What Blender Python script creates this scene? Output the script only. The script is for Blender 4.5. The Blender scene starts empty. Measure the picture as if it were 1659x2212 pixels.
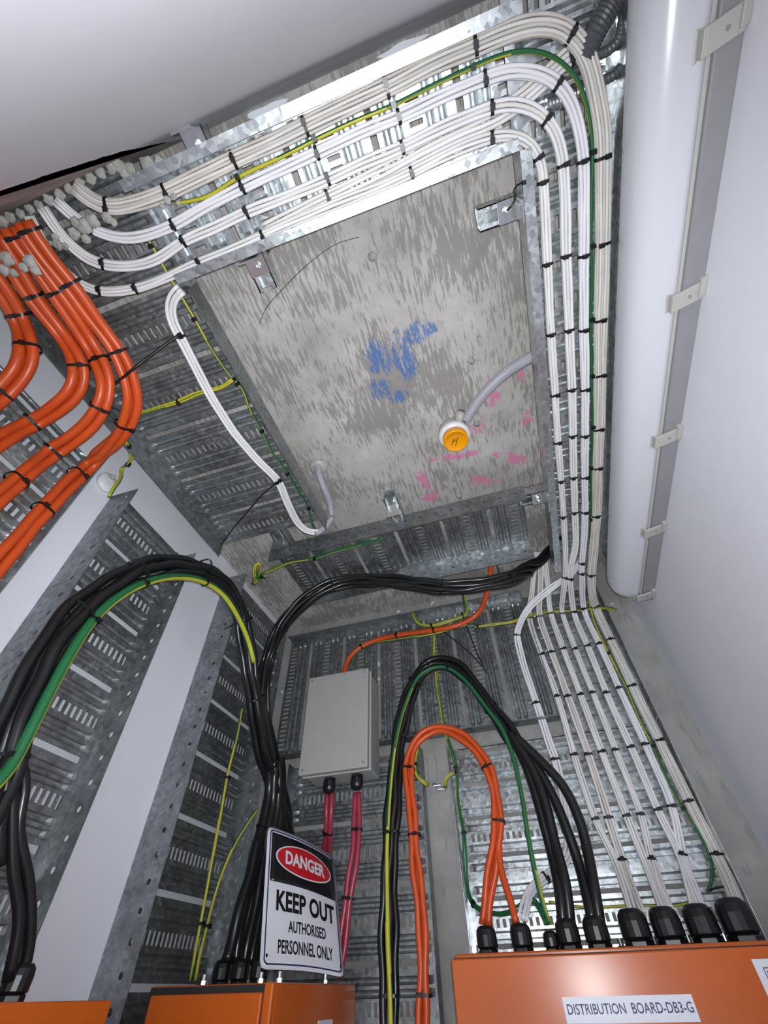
import bpy, bmesh, math, random
from mathutils import Vector, Matrix
random.seed(7)
sc = bpy.context.scene
COL = sc.collection
CZ = 1.65                       # eye height above the floor; helper coordinates are relative to the eye

# ------------------------------------------------------------------ camera
RM = ((0.9522704123942614, -0.2388822324276353, -0.19004299700029167),
      (0.30471035155252574, 0.70668278182083, 0.6385538720693106),
      (-0.018239060699493777, -0.6659840275174492, 0.7457429930991224))
FPX = 934.7062
cam_d = bpy.data.cameras.new('camera'); cam = bpy.data.objects.new('camera', cam_d); COL.objects.link(cam)
m = Matrix(((RM[0][0], -RM[0][1], -RM[0][2], 0), (RM[1][0], -RM[1][1], -RM[1][2], 0), (RM[2][0], -RM[2][1], -RM[2][2], CZ), (0, 0, 0, 1)))
cam.matrix_world = m
cam_d.sensor_fit = 'VERTICAL'; cam_d.sensor_height = 36.0; cam_d.lens = FPX * 36.0 / 2212.0
cam_d.clip_start = 0.01
sc.camera = cam

# ------------------------------------------------------------------ world, flash, exposure
w = bpy.data.worlds.new('world'); sc.world = w; w.use_nodes = True
w.node_tree.nodes['Background'].inputs[0].default_value = (0.80, 0.86, 1.0, 1)
w.node_tree.nodes['Background'].inputs[1].default_value = 1.55
fl = bpy.data.lights.new('phone_flash', 'SPOT'); fl.spot_size = math.radians(142); fl.spot_blend = 1.0; fl.energy = 49; fl.shadow_soft_size = 0.009; fl.color = (0.93, 0.965, 1.0)
flo = bpy.data.objects.new('phone_flash', fl); COL.objects.link(flo)
flo.location = (0.012, -0.012, CZ + 0.006); flo.rotation_euler = cam.matrix_world.to_euler()
sc.view_settings.view_transform = 'Standard'; sc.view_settings.look = 'None'
sc.view_settings.exposure = 0.2; sc.view_settings.gamma = 1.0; sc.view_settings.use_curve_mapping = False

# ------------------------------------------------------------------ materials
def new_mat(name):
    mt = bpy.data.materials.new(name); mt.use_nodes = True
    nt = mt.node_tree; return mt, nt, nt.nodes['Principled BSDF']
def N(nt, t, **k):
    n = nt.nodes.new(t)
    for a, b in k.items():
        if hasattr(n, a): setattr(n, a, b)
        else: n.inputs[a].default_value = b
    return n
def ramp(nt, stops, interp='LINEAR'):
    r = nt.nodes.new('ShaderNodeValToRGB'); cr = r.color_ramp; cr.interpolation = interp
    while len(cr.elements) < len(stops): cr.elements.new(0.5)
    for e, (p, c) in zip(cr.elements, stops):
        e.position = p; e.color = (c[0], c[1], c[2], 1) if not isinstance(c, (int, float)) else (c, c, c, 1)
    return r
def coords(nt, scale=(1, 1, 1)):
    g = N(nt, 'ShaderNodeNewGeometry'); mp = N(nt, 'ShaderNodeMapping'); mp.inputs['Scale'].default_value = scale
    nt.links.new(g.outputs['Position'], mp.inputs['Vector']); return mp.outputs['Vector']
def noise(nt, vec, scale, detail=4, rough=0.6):
    n = N(nt, 'ShaderNodeTexNoise'); n.inputs['Scale'].default_value = scale; n.inputs['Detail'].default_value = detail
    n.inputs['Roughness'].default_value = rough; nt.links.new(vec, n.inputs['Vector']); return n.outputs['Fac']
def mixc(nt, fac, a, b, mode='MIX'):
    mx = N(nt, 'ShaderNodeMix', data_type='RGBA', blend_type=mode)
    for sock, v in ((mx.inputs['Factor'], fac), (mx.inputs[6], a), (mx.inputs[7], b)):
        if isinstance(v, (tuple, list)): sock.default_value = (v[0], v[1], v[2], 1)
        elif isinstance(v, (int, float)): sock.default_value = v
        else: nt.links.new(v, sock)
    return mx.outputs[2]
def mth(nt, op, a, b=None, clamp=False):
    n = N(nt, 'ShaderNodeMath', operation=op); n.use_clamp = clamp
    for i, v in enumerate((a, b)):
        if v is None: continue
        if isinstance(v, (int, float)): n.inputs[i].default_value = v
        else: nt.links.new(v, n.inputs[i])
    return n.outputs[0]
def bump(nt, b, h, s, d=0.002):
    bp = N(nt, 'ShaderNodeBump'); bp.inputs['Strength'].default_value = s; bp.inputs['Distance'].default_value = d
    nt.links.new(h, bp.inputs['Height']); nt.links.new(bp.outputs['Normal'], b.inputs['Normal'])

def plain(name, col, rough=0.5, spec=0.5, metal=0.0, var=0.08, vs=30, bmp=0.0):
    mt, nt, b = new_mat(name); v = coords(nt)
    n = noise(nt, v, vs, 3)
    lo = tuple(c * (1 - var) for c in col); hi = tuple(min(1, c * (1 + var)) for c in col)
    r = ramp(nt, [(0.3, lo), (0.7, hi)]); nt.links.new(n, r.inputs[0]); nt.links.new(r.outputs[0], b.inputs['Base Color'])
    b.inputs['Roughness'].default_value = rough; b.inputs['Metallic'].default_value = metal
    b.inputs['Specular IOR Level'].default_value = spec
    if bmp: bump(nt, b, noise(nt, v, vs * 4, 3), bmp)
    return mt
def galv(name, tone=1.0, rough=(0.24, 0.44)):
    mt, nt, b = new_mat(name); v = coords(nt)
    vo = N(nt, 'ShaderNodeTexVoronoi'); vo.inputs['Scale'].default_value = 95; vo.inputs['Randomness'].default_value = 1
    dn = N(nt, 'ShaderNodeTexNoise'); dn.inputs['Scale'].default_value = 60; nt.links.new(v, dn.inputs['Vector'])
    vv = N(nt, 'ShaderNodeVectorMath', operation='MULTIPLY_ADD'); nt.links.new(dn.outputs['Color'], vv.inputs[0]); vv.inputs[1].default_value = (.012, .012, .012); nt.links.new(v, vv.inputs[2])
    nt.links.new(vv.outputs[0], vo.inputs['Vector'])
    sep = N(nt, 'ShaderNodeSeparateColor'); nt.links.new(vo.outputs['Color'], sep.inputs[0])
    r = ramp(nt, [(0.0, (.52 * tone, .56 * tone, .58 * tone)), (1.0, (.76 * tone, .81 * tone, .83 * tone))]); nt.links.new(sep.outputs[0], r.inputs[0])
    big = noise(nt, v, 9, 5); r3 = ramp(nt, [(0.35, (.70, .69, .68)), (0.6, (1, 1, 1))]); nt.links.new(big, r3.inputs[0])
    c = mixc(nt, 1.0, r.outputs[0], r3.outputs[0], 'MULTIPLY'); nt.links.new(c, b.inputs['Base Color'])
    mr = N(nt, 'ShaderNodeMapRange'); mr.inputs[3].default_value = rough[0]; mr.inputs[4].default_value = rough[1]
    nt.links.new(sep.outputs[1], mr.inputs[0]); nt.links.new(mr.outputs[0], b.inputs['Roughness'])
    b.inputs['Metallic'].default_value = 0.9
    bump(nt, b, mth(nt, 'ADD', sep.outputs[2], mth(nt, 'MULTIPLY', noise(nt, v, 25, 3), 3.0)), 0.16, 0.0010)
    return mt

def concrete(name, kind):
    mt, nt, b = new_mat(name); v = coords(nt)
    base = noise(nt, v, 5, 6, 0.65)
    if kind == 'slab':
        r = ramp(nt, [(0.30, (.33, .315, .29)), (0.45, (.45, .43, .405)), (0.56, (.50, .48, .455)), (0.7, (.58, .57, .55))])
    else:
        r = ramp(nt, [(0.30, (.27, .255, .24)), (0.5, (.36, .35, .335)), (0.72, (.46, .45, .44))])
    nt.links.new(base, r.inputs[0]); col = r.outputs[0]
    if kind == 'slab':
        vs = coords(nt, (135, 19, 19)); st = noise(nt, vs, 1.0, 5, 0.68)
        patch = noise(nt, v, 4.2, 4, 0.6)
        s = mth(nt, 'ADD', st, mth(nt, 'MULTIPLY', mth(nt, 'SUBTRACT', patch, 0.5), 0.85))
        rs = ramp(nt, [(0.475, 0.0), (0.56, 1.0)]); nt.links.new(s, rs.inputs[0])
        col = mixc(nt, mth(nt, 'MULTIPLY', rs.outputs[0], 0.66), col, (.20, .185, .165))
        big = noise(nt, coords(nt, (14, 8, 8)), 1.0, 6, 0.7); rb = ramp(nt, [(0.62, 0.0), (0.66, 1.0)]); nt.links.new(big, rb.inputs[0])
        col = mixc(nt, mth(nt, 'MULTIPLY', rb.outputs[0], 0.45), col, (.26, .24, .22))
        sep = N(nt, 'ShaderNodeSeparateXYZ'); g = N(nt, 'ShaderNodeNewGeometry'); nt.links.new(g.outputs['Position'], sep.inputs[0])
        def blob(cx, cy, rx, ry, rot=0):
            dx = mth(nt, 'SUBTRACT', sep.outputs[0], cx); dy = mth(nt, 'SUBTRACT', sep.outputs[1], cy)
            c_, s_ = math.cos(rot), math.sin(rot)
            ux = mth(nt, 'DIVIDE', mth(nt, 'ADD', mth(nt, 'MULTIPLY', dx, c_), mth(nt, 'MULTIPLY', dy, s_)), rx)
            uy = mth(nt, 'DIVIDE', mth(nt, 'ADD', mth(nt, 'MULTIPLY', dx, -s_), mth(nt, 'MULTIPLY', dy, c_)), ry)
            d = mth(nt, 'ADD', mth(nt, 'MULTIPLY', ux, ux), mth(nt, 'MULTIPLY', uy, uy))
            return mth(nt, 'SUBTRACT', 1.0, d, True)
        def paint(col, blobs, tint, thr, vec, sc_, amt):
            tot = None
            for q in blobs:
                k = blob(*q); tot = k if tot is None else mth(nt, 'MAXIMUM', tot, k)
            s2 = mth(nt, 'MULTIPLY', noise(nt, vec, sc_, 4, 0.7), mth(nt, 'POWER', tot, 0.35))
            rr = ramp(nt, [(thr, 0.0), (thr + 0.07, 1.0)]); nt.links.new(s2, rr.inputs[0])
            return mixc(nt, mth(nt, 'MULTIPLY', rr.outputs[0], amt), col, tint)
        vb = coords(nt, (130, 30, 30))
        col = paint(col, [(-.145, .465, .055, .08), (-.165, .56, .05, .05), (-.075, .50, .05, .11), (-.02, .435, .08, .04), (-.12, .60, .05, .03)], (.05, .15, .42), 0.405, vb, 1.0, 0.75)
        col = paint(col, [(.00, .865, .13, .018, .12), (-.13, .93, .022, .09, -.1), (-.12, 1.01, .05, .03), (.085, .78, .035, .03), (.14, .68, .05, .07, .3), (.24, .80, .02, .05), (.235, .645, .012, .03), (.06, 1.0, .07, .03, .5), (.17, .93, .09, .03, .6), (.11, 1.02, .03, .03)], (.72, .17, .36), 0.395, coords(nt, (30, 22, 20)), 1.0, 0.72)
    else:
        vs = coords(nt, (45, 45, 9)); st = noise(nt, vs, 1.0, 3, 0.6)
        rs = ramp(nt, [(0.58, 0.0), (0.66, 1.0)]); nt.links.new(st, rs.inputs[0])
        col = mixc(nt, mth(nt, 'MULTIPLY', rs.outputs[0], 0.35), col, (.17, .15, .135))
        sp = noise(nt, v, 16, 2, 0.4); rp = ramp(nt, [(0.70, 0.0), (0.72, 1.0)]); nt.links.new(sp, rp.inputs[0])
        col = mixc(nt, rp.outputs[0], col, (.70, .70, .71))
    nt.links.new(col, b.inputs['Base Color']); b.inputs['Roughness'].default_value = 0.85; b.inputs['Specular IOR Level'].default_value = 0.25
    bump(nt, b, noise(nt, v, 60, 6, 0.7), 0.35, 0.004)
    return mt

def painted(name, front=False):
    mt, nt, b = new_mat(name); v = coords(nt)
    n = noise(nt, v, 2.5, 5); r = ramp(nt, [(0.3, (.76, .775, .83)), (0.7, (.82, .835, .89))]); nt.links.new(n, r.inputs[0])
    col = r.outputs[0]
    d = noise(nt, v, 14, 3, 0.5); rd = ramp(nt, [(0.72, 0.0), (0.76, 1.0)]); nt.links.new(d, rd.inputs[0])
    col = mixc(nt, mth(nt, 'MULTIPLY', rd.outputs[0], 0.18), col, (.35, .34, .36))
    nt.links.new(col, b.inputs['Base Color']); b.inputs['Roughness'].default_value = 0.55; b.inputs['Specular IOR Level'].default_value = 0.3
    bump(nt, b, noise(nt, v, 8, 3), 0.15, 0.004)
    return mt

M_GALV = galv('galvanised_steel'); M_GALVD = galv('darker_galvanised_steel', 0.56, (0.36, 0.6))  # second steel is the same pattern with a darker tone and rougher finish
M_ZINC = plain('bright_zinc', (.72, .74, .76), 0.22, metal=0.95)
M_SLAB = concrete('board_marked_concrete', 'slab'); M_CONC = concrete('grey_concrete', 'wall')
M_PAINT = painted('white_painted_plaster')
M_BROWN = plain('rough_render', (.42, .37, .34), 0.9, 0.2, var=.2, vs=14, bmp=0.5)
M_PLAST = plain('splattered_plaster', (.40, .395, .37), 0.85, 0.2, var=.2, vs=40, bmp=0.6)
M_WC = plain('white_cable_sheath', (.74, .715, .68), 0.42, var=.05, vs=18)
M_WC2 = plain('bright_white_cable_sheath', (.80, .79, .82), 0.4, var=.04, vs=18)
M_GC = plain('grey_cable_sheath', (.60, .565, .52), 0.45, var=.10, vs=18)
M_OR = plain('orange_cable_sheath', (.58, .075, .012), 0.38, var=.10, vs=14)
M_BK = plain('black_cable_sheath', (.010, .010, .011), 0.28, 0.5)
M_TIE = plain('black_nylon', (.008, .008, .009), 0.35)
M_PK = plain('pink_cable_sheath', (.33, .035, .06), 0.32, var=.12)
M_GR = plain('earth_green', (.012, .12, .04), 0.4); M_YE = plain('earth_yellow', (.50, .46, .03), 0.4)
M_DGR = plain('dark_earth_green', (.012, .10, .035), 0.4)
M_ORB = plain('orange_powder_coat', (.50, .10, .012), 0.24, 0.3, var=.08, vs=6)
M_GREY = plain('grey_plastic', (.38, .38, .365), 0.42, var=.03)
M_CLIP = plain('beige_plastic', (.44, .43, .40), 0.4, var=.03)
M_BODY = plain('light_grey_plastic', (.26, .255, .27), 0.4, var=.04)
M_COND = plain('grey_conduit', (.38, .38, .42), 0.4, var=.04)
M_DCON = plain('dark_conduit', (.09, .095, .11), 0.35, var=.06)
M_WPL = plain('white_plastic', (.80, .80, .80), 0.3, var=.02)
M_AMB = plain('amber_plastic', (.95, .36, .0), 0.12, var=.02)
M_SW = plain('sign_white', (.72, .73, .78), 0.28, var=.02); M_SB = plain('sign_black', (.010, .010, .012), 0.22)
M_SR = plain('sign_red', (.55, .015, .025), 0.25, var=.04)
M_INK = plain('dark_blue_ink', (.03, .03, .12), 0.5)
M_LAB = plain('label_stock', (.68, .69, .74), 0.4, var=.02)
M_BLK = plain('black_rubber', (.015, .015, .015), 0.6)
def diffuser_mat():
    mt, nt, b = new_mat('prismatic_diffuser'); v = coords(nt, (170, 0, 170)); n = N(nt, 'ShaderNodeTexWave')
    b.inputs['Base Color'].default_value = (.60, .61, .65, 1); b.inputs['Roughness'].default_value = 0.22
    b.inputs['Transmission Weight'].default_value = 0.0; b.inputs['Subsurface Weight'].default_value = 0.0
    return mt
M_DIFF = diffuser_mat()

# ------------------------------------------------------------------ object helpers
def link(name, me, mats, parent=None, loc=None):
    if not isinstance(mats, (list, tuple)): mats = [mats]
    for q in mats: me.materials.append(q)
    o = bpy.data.objects.new(name, me); COL.objects.link(o)
    if parent is not None: o.parent = parent
    return o
def root_of(o):
    while o.parent: o = o.parent
    return o
def obj(name, bm, mats, parent=None, smooth=False, bevel=0.0, solid=0.0, loc=(0, 0, 0)):
    """bm in eye-relative coordinates; becomes one mesh object (relative to its root's base)"""
    base = Vector((0, 0, 0)) if parent is None else Vector(root_of(parent).location)
    off = Vector((0, 0, CZ)) - base
    if parent is None: off = Vector((0, 0, CZ))
    for vv in bm.verts: vv.co += off
    bmesh.ops.recalc_face_normals(bm, faces=bm.faces) if bm.faces else None
    me = bpy.data.meshes.new(name)
    if smooth:
        for f_ in bm.faces: f_.smooth = True
    if parent is None and bm.verts:
        mn = Vector((min(v.co.x for v in bm.verts), min(v.co.y for v in bm.verts), min(v.co.z for v in bm.verts)))
        mxv = Vector((max(v.co.x for v in bm.verts), max(v.co.y for v in bm.verts), max(v.co.z for v in bm.verts)))
        c0 = Vector(((mn.x + mxv.x) / 2, (mn.y + mxv.y) / 2, mn.z))
        for vv in bm.verts: vv.co -= c0
    bm.to_mesh(me); bm.free()
    o = link(name, me, mats, parent)
    if parent is None: o.location = c0
    if solid:
        md = o.modifiers.new('thickness', 'SOLIDIFY'); md.thickness = solid; md.offset = 0
    if bevel:
        md = o.modifiers.new('bevel', 'BEVEL'); md.width = bevel; md.segments = 2; md.limit_method = 'ANGLE'
    return o
def thing(name, label, cat, loc, group=None):
    o = bpy.data.objects.new(name, None); COL.objects.link(o); o.empty_display_size = 0.05
    o.location = (loc[0], loc[1], loc[2] + CZ); o['label'] = label; o['category'] = cat
    if group: o['group'] = group
    return o
def tag(o, label, cat, group=None):
    o['label'] = label; o['category'] = cat
    if group: o['group'] = group
    return o
def struct(name, bm, mt):
    o = obj(name, bm, mt); o['kind'] = 'structure'; return o
def box(bm, a, b, mi=0):
    x0, y0, z0 = a; x1, y1, z1 = b
    vs = [bm.verts.new(p) for p in ((x0, y0, z0), (x1, y0, z0), (x1, y1, z0), (x0, y1, z0), (x0, y0, z1), (x1, y0, z1), (x1, y1, z1), (x0, y1, z1))]
    for f_ in ((0, 3, 2, 1), (4, 5, 6, 7), (0, 1, 5, 4), (1, 2, 6, 5), (2, 3, 7, 6), (3, 0, 4, 7)):
        q = bm.faces.new([vs[i] for i in f_]); q.material_index = mi
    return bm
def B(a, b): return box(bmesh.new(), a, b)
def cyl(bm, c, axis, r0, r1, h, seg=20, mi=0, rot=0.0, cap=True):
    ax = Vector(axis).normalized(); t = Vector((0, 0, 1)) if abs(ax.z) < 0.9 else Vector((1, 0, 0))
    u = ax.cross(t).normalized(); v_ = ax.cross(u); c = Vector(c); R = []
    for hh, r in ((0, r0), (h, r1)):
        R.append([bm.verts.new(c + ax * hh + (u * math.cos(rot + 2 * math.pi * i / seg) + v_ * math.sin(rot + 2 * math.pi * i / seg)) * r) for i in range(seg)])
    for i in range(seg):
        q = bm.faces.new((R[0][i], R[0][(i + 1) % seg], R[1][(i + 1) % seg], R[1][i])); q.material_index = mi
    if cap:
        bm.faces.new(R[0]).material_index = mi; bm.faces.new(R[1]).material_index = mi
    return bm
def lathe(bm, c, axis, prof, seg=28, mi=0, rot=0.0):
    ax = Vector(axis).normalized(); t = Vector((0, 0, 1)) if abs(ax.z) < 0.9 else Vector((1, 0, 0))
    u = ax.cross(t).normalized(); v_ = ax.cross(u); c = Vector(c); R = []
    for r, hh in prof:
        R.append([bm.verts.new(c + ax * hh + (u * math.cos(rot + 2 * math.pi * i / seg) + v_ * math.sin(rot + 2 * math.pi * i / seg)) * r) for i in range(seg)])
    for a, b in zip(R, R[1:]):
        for i in range(seg):
            bm.faces.new((a[i], a[(i + 1) % seg], b[(i + 1) % seg], b[i])).material_index = mi
    bm.faces.new(R[0]).material_index = mi; bm.faces.new(R[-1]).material_index = mi
    return bm

# photo measurements -> points on known planes of the room
def ray(px, py):
    a = (px - 829.5) / FPX; b = (py - 1106.0) / FPX
    return Vector((RM[0][0] * a + RM[0][1] * b + RM[0][2], RM[1][0] * a + RM[1][1] * b + RM[1][2], RM[2][0] * a + RM[2][1] * b + RM[2][2]))
AX = {'x': 0, 'y': 1, 'z': 2}
NRM = {'x': Vector((-1, 0, 0)), 'y': Vector((0, 1, 0)), 'z': Vector((0, 0, 1))}
def at(px, py, ax, v):
    d = ray(px, py); return d * (v / d[AX[ax]])
def resolve(pts):
    """pts: (px,py,'z',v) on a plane, (px,py) between two planes"""
    n = len(pts); t = [None] * n; nr = [None] * n
    for i, p in enumerate(pts):
        if len(p) > 2:
            d = ray(p[0], p[1]); t[i] = p[3] / d[AX[p[2]]]; nr[i] = NRM[p[2]].copy()
    L = [0.0]
    for i in range(1, n): L.append(L[-1] + math.hypot(pts[i][0] - pts[i - 1][0], pts[i][1] - pts[i - 1][1]))
    kn = [i for i in range(n) if t[i] is not None]
    for i in range(n):
        if t[i] is not None: continue
        a = max([k for k in kn if k < i], default=None); b = min([k for k in kn if k > i], default=None)
        if a is None: t[i] = t[b]; nr[i] = nr[b]
        elif b is None: t[i] = t[a]; nr[i] = nr[a]
        else:
            s = (L[i] - L[a]) / (L[b] - L[a])
            if pts[a][2:] == pts[b][2:]:
                d = ray(pts[i][0], pts[i][1]); t[i] = pts[a][3] / d[AX[pts[a][2]]]
            else: t[i] = t[a] * (1 - s) + t[b] * s
            nr[i] = (nr[a] * (1 - s) + nr[b] * s)
    return [ray(p[0], p[1]) * t[i] for i, p in enumerate(pts)], [q.normalized() for q in nr]
def smooth_path(P, NR, step=0.012):
    def cr(a, b, c, d, t): return 0.5 * ((2 * b) + (c - a) * t + (2 * a - 5 * b + 4 * c - d) * t * t + (3 * b - 3 * c + d - a) * t ** 3)
    op, on_ = [], []
    Q = [P[0] * 2 - P[1]] + list(P) + [P[-1] * 2 - P[-2]]
    for i in range(len(P) - 1):
        k = max(2, int((P[i + 1] - P[i]).length / step))
        for j in range(k):
            t = j / k; op.append(cr(Q[i], Q[i + 1], Q[i + 2], Q[i + 3], t)); on_.append((NR[i] * (1 - t) + NR[i + 1] * t).normalized())
    op.append(P[-1].copy()); on_.append(NR[-1])
    for _ in range(3):
        op = [op[0]] + [(op[i - 1] + op[i] * 2 + op[i + 1]) / 4 for i in range(1, len(op) - 1)] + [op[-1]]
    # even resample
    return op, on_
def frames(pts, nr):
    F = []
    for i in range(len(pts)):
        T = (pts[min(i + 1, len(pts) - 1)] - pts[max(i - 1, 0)]).normalized()
        n = (nr[i] - T * nr[i].dot(T))
        if n.length < 0.05: n = F[-1][2] - T * F[-1][2].dot(T) if F else T.orthogonal()
        n.normalize(); F.append((T, T.cross(n).normalized(), n))
    return F
def tube(bm, pts, r, seg=8, mi=0, twist=None, F=None, mi2=1, frac=0.34, phase=0.0):
    if F is None: F = frames(pts, [Vector((0.3, 0.2, 1)).normalized()] * len(pts))
    R = []
    for p, (T, s, n) in zip(pts, F):
        R.append([bm.verts.new(p + (s * math.cos(2 * math.pi * k / seg) + n * math.sin(2 * math.pi * k / seg)) * r) for k in range(seg)])
    for i in range(len(R) - 1):
        for k in range(seg):
            f_ = bm.faces.new((R[i][k], R[i][(k + 1) % seg], R[i + 1][(k + 1) % seg], R[i + 1][k])); f_.smooth = True
            if twist is not None:
                a = ((k + 0.5) / seg + twist * i + phase) % 1.0
                f_.material_index = mi2 if a < frac else mi
            else: f_.material_index = mi
    bm.faces.new(R[0]).material_index = mi; bm.faces.new(R[-1]).material_index = mi
def layout(n, rows=2):
    rows = max(1, rows); per = math.ceil(n / rows); o = []; k = 0
    for j in range(rows):
        c = min(per, n - k)
        for i in range(c):
            o.append(((i - (c - 1) / 2) * 2.0 + (0.5 if j % 2 else 0) * 0, (j - (rows - 1) / 2) * 1.8)); k += 1
    return o
def nearest(pts, px, py):
    best, bi = 1e9, 0
    for i, p in enumerate(pts):
        c = [RM[0][k] * p.x + RM[1][k] * p.y + RM[2][k] * p.z for k in range(3)]
        if c[2] <= 0: continue
        d = math.hypot(829.5 + c[0] / c[2] * FPX - px, 1106 + c[1] / c[2] * FPX - py)
        if d < best: best, bi = d, i
    return bi
def tie(parent, c, T, s, n, hw, hn, r=0.0022, tail=0.0):
    bm = bmesh.new(); seg = 20; w_ = 0.0029; R = []
    for off in (-w_, w_):
        for e in (0.0, 0.0012):
            ring = []
            for k in range(seg):
                a = 2 * math.pi * k / seg; ca, sa = math.cos(a), math.sin(a)
                x = math.copysign(abs(ca) ** 0.6, ca) * (hw + e); y = math.copysign(abs(sa) ** 0.6, sa) * (hn + e)
                ring.append(bm.verts.new(c + T * off + s * x + n * y))
            R.append(ring)
    for a, b in ((0, 1), (1, 3), (3, 2), (2, 0)):
        for k in range(seg): bm.faces.new((R[a][k], R[a][(k + 1) % seg], R[b][(k + 1) % seg], R[b][k]))
    h = c - n * (hn + 0.0022) + s * hw * random.uniform(-.5, .6)
    hb = []
    for dx in (-.0040, .0040):
        for dy in (-.0052, .0052):
            for dz in (-.0034, .0036): hb.append(bm.verts.new(h + T * dx + s * dy + n * dz))
    for f_ in ((0, 1, 3, 2), (4, 6, 7, 5), (0, 4, 5, 1), (2, 3, 7, 6), (0, 2, 6, 4), (1, 5, 7, 3)): bm.faces.new([hb[i] for i in f_])
    return obj('cable_tie', bm, M_TIE, parent)
def bundle(name, label, cat, pts, n, r, ties=(), rows=2, mats=None, group=None, wob=0.35, part='cable', gy=(), seg=8, lay=None, step=0.012, parent=None, gyf=.34, gyp=.40):
    P, NR = resolve(pts); pp, nn = smooth_path(P, NR, step); F = frames(pp, nn)
    if parent is None: root = thing(name, label, cat, pp[-1], group)
    else: root = parent
    lay = lay or layout(n, rows)
    la = [a for a, b in lay]; lb_ = [b for a, b in lay]; ca, cb = (min(la) + max(la)) / 2 * r, (min(lb_) + max(lb_)) / 2 * r
    hw = (max(la) - min(la)) / 2 * r + r * 1.08; hn = (max(lb_) - min(lb_)) / 2 * r + r * 1.08
    for i, (a, b) in enumerate(lay):
        ph = [random.uniform(0, 6.28) for _ in range(4)]
        q = []
        S = 0.0
        for j, (p, (T, s, nv)) in enumerate(zip(pp, F)):
            if j: S += (p - pp[j - 1]).length
            wa = wob * r * math.sin(S * 22 + ph[0]) + wob * r * 0.6 * math.sin(S * 51 + ph[1]) if len(lay) > 1 else 0
            wb = wob * r * 0.7 * math.sin(S * 18 + ph[2]) if len(lay) > 1 else 0
            q.append(p + s * (a * r + wa) + nv * (b * r + wb))
        bm = bmesh.new()
        mt = mats[i % len(mats)] if mats else M_WC
        if i in gy or mt == 'gy':
            tube(bm, q, r, 10, 0, twist=(0.0006 if gyf < .3 else 0.0016 if n == 1 and len(pp) > 250 else 0.006), F=F, phase=gyp + 0.1 * i, frac=gyf); obj(part, bm, [M_GR, M_YE], root)
        else:
            tube(bm, q, r, seg, 0, F=F); obj(part, bm, mt, root)
    for tpt in ties:
        k = nearest(pp, tpt[0], tpt[1]); T, s, nv = F[k]; tie(root, pp[k] + s * ca + nv * cb, T, s, nv, hw, hn)
    root['_'] = 0; del root['_']
    return root, pp, F

# ------------------------------------------------------------------ the room
SZ = 1.20; DW = 1.62; LW = -1.0; RW = 0.51; FY = -0.098; FL = -CZ
struct('floor', B((-1.15, -1.6, FL - .1), (0.66, 1.77, FL)), plain('floor_screed', (.30, .30, .29), 0.8))
struct('ceiling', B((-1.15, -0.25, SZ), (0.66, 1.77, SZ + .15)), M_SLAB)
struct('wall_back', B((-1.15, DW, FL), (0.66, DW + .15, SZ)), M_CONC)
struct('wall_left', B((-1.15, FY - .15, FL), (LW, DW, SZ)), M_PAINT)
struct('wall_right', B((RW, FY - .15, FL), (RW + .15, DW, SZ)), M_PAINT)
# header over the doorway: white plaster up to a ragged edge, bare render above it
def ragged(pts, y0, y1):
    bm = bmesh.new(); a = [bm.verts.new((x, y0, z)) for x, z in pts]; b = [bm.verts.new((x, y1, z)) for x, z in pts]
    bm.faces.new(a); bm.faces.new(b[::-1])
    for i in range(len(pts)): bm.faces.new((a[i], a[(i + 1) % len(pts)], b[(i + 1) % len(pts)], b[i]))
    bmesh.ops.triangulate(bm, faces=bm.faces[:]); return bm
edge = [(-1.0, .70), (-.86, .73), (-.70, .765), (-.60, .80), (-.555, .815), (-.52, .855), (-.50, .865), (-.47, .905), (-.44, .95), (-.40, 1.02), (-.385, 1.10), (-.36, 1.195)]
rr = []
for i in range(len(edge) - 1):
    for k in range(6):
        t = k / 6; rr.append((edge[i][0] * (1 - t) + edge[i + 1][0] * t + random.uniform(-.005, .005), (edge[i][1] * (1 - t) + edge[i + 1][1] * t) * (.955 if edge[i][1] < 1.0 else 1) + random.uniform(-.006, .006)))
struct('wall_front', ragged([(-1.0, .22)] + rr + [(-.36, 1.2), (RW, 1.2), (RW, .22)], FY, FY - .02), M_PAINT)
struct('trim_1', B((-1.0, FY - .15, .22), (RW, FY - .0006, 1.2)), M_BROWN)

# ------------------------------------------------------------------ cable trays
# pattern over one pitch: (fraction, height, kind of the strip that FOLLOWS this fraction)
PATE = [(0.0, 0, 's'), (0.18, 0, 'f'), (0.27, 0, 'f'), (0.31, 1, 'f'), (0.43, 1, 'f'), (0.47, 0, 'f'), (0.57, 0, 'w'), (0.68, 0, 'f'), (0.74, 0, 'f'), (0.78, 1, 'f'), (0.90, 1, 'f'), (0.94, 0, 'f')]
PATE2 = [(f_ / 2, h_, k_) for f_, h_, k_ in PATE] + [(.5 + f_ / 2, h_, 'f' if k_ == 's' else k_) for f_, h_, k_ in PATE]
PAT = [(0.0, 0, 's'), (0.16, 0, 'f')]
for c_ in (.245, .385, .50, .735, .875):
    if c_ == .50: PAT += [(.475, 0, 'f'), (0.54, 0, 'w'), (0.625, 0, 'f')]; continue
    PAT += [(c_ - .052, 0, 'f'), (c_ - .036, .75, 'f'), (c_ - .012, 1, 'f'), (c_ + .012, 1, 'f'), (c_ + .036, .75, 'f'), (c_ + .052, 0, 'f')]
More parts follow.
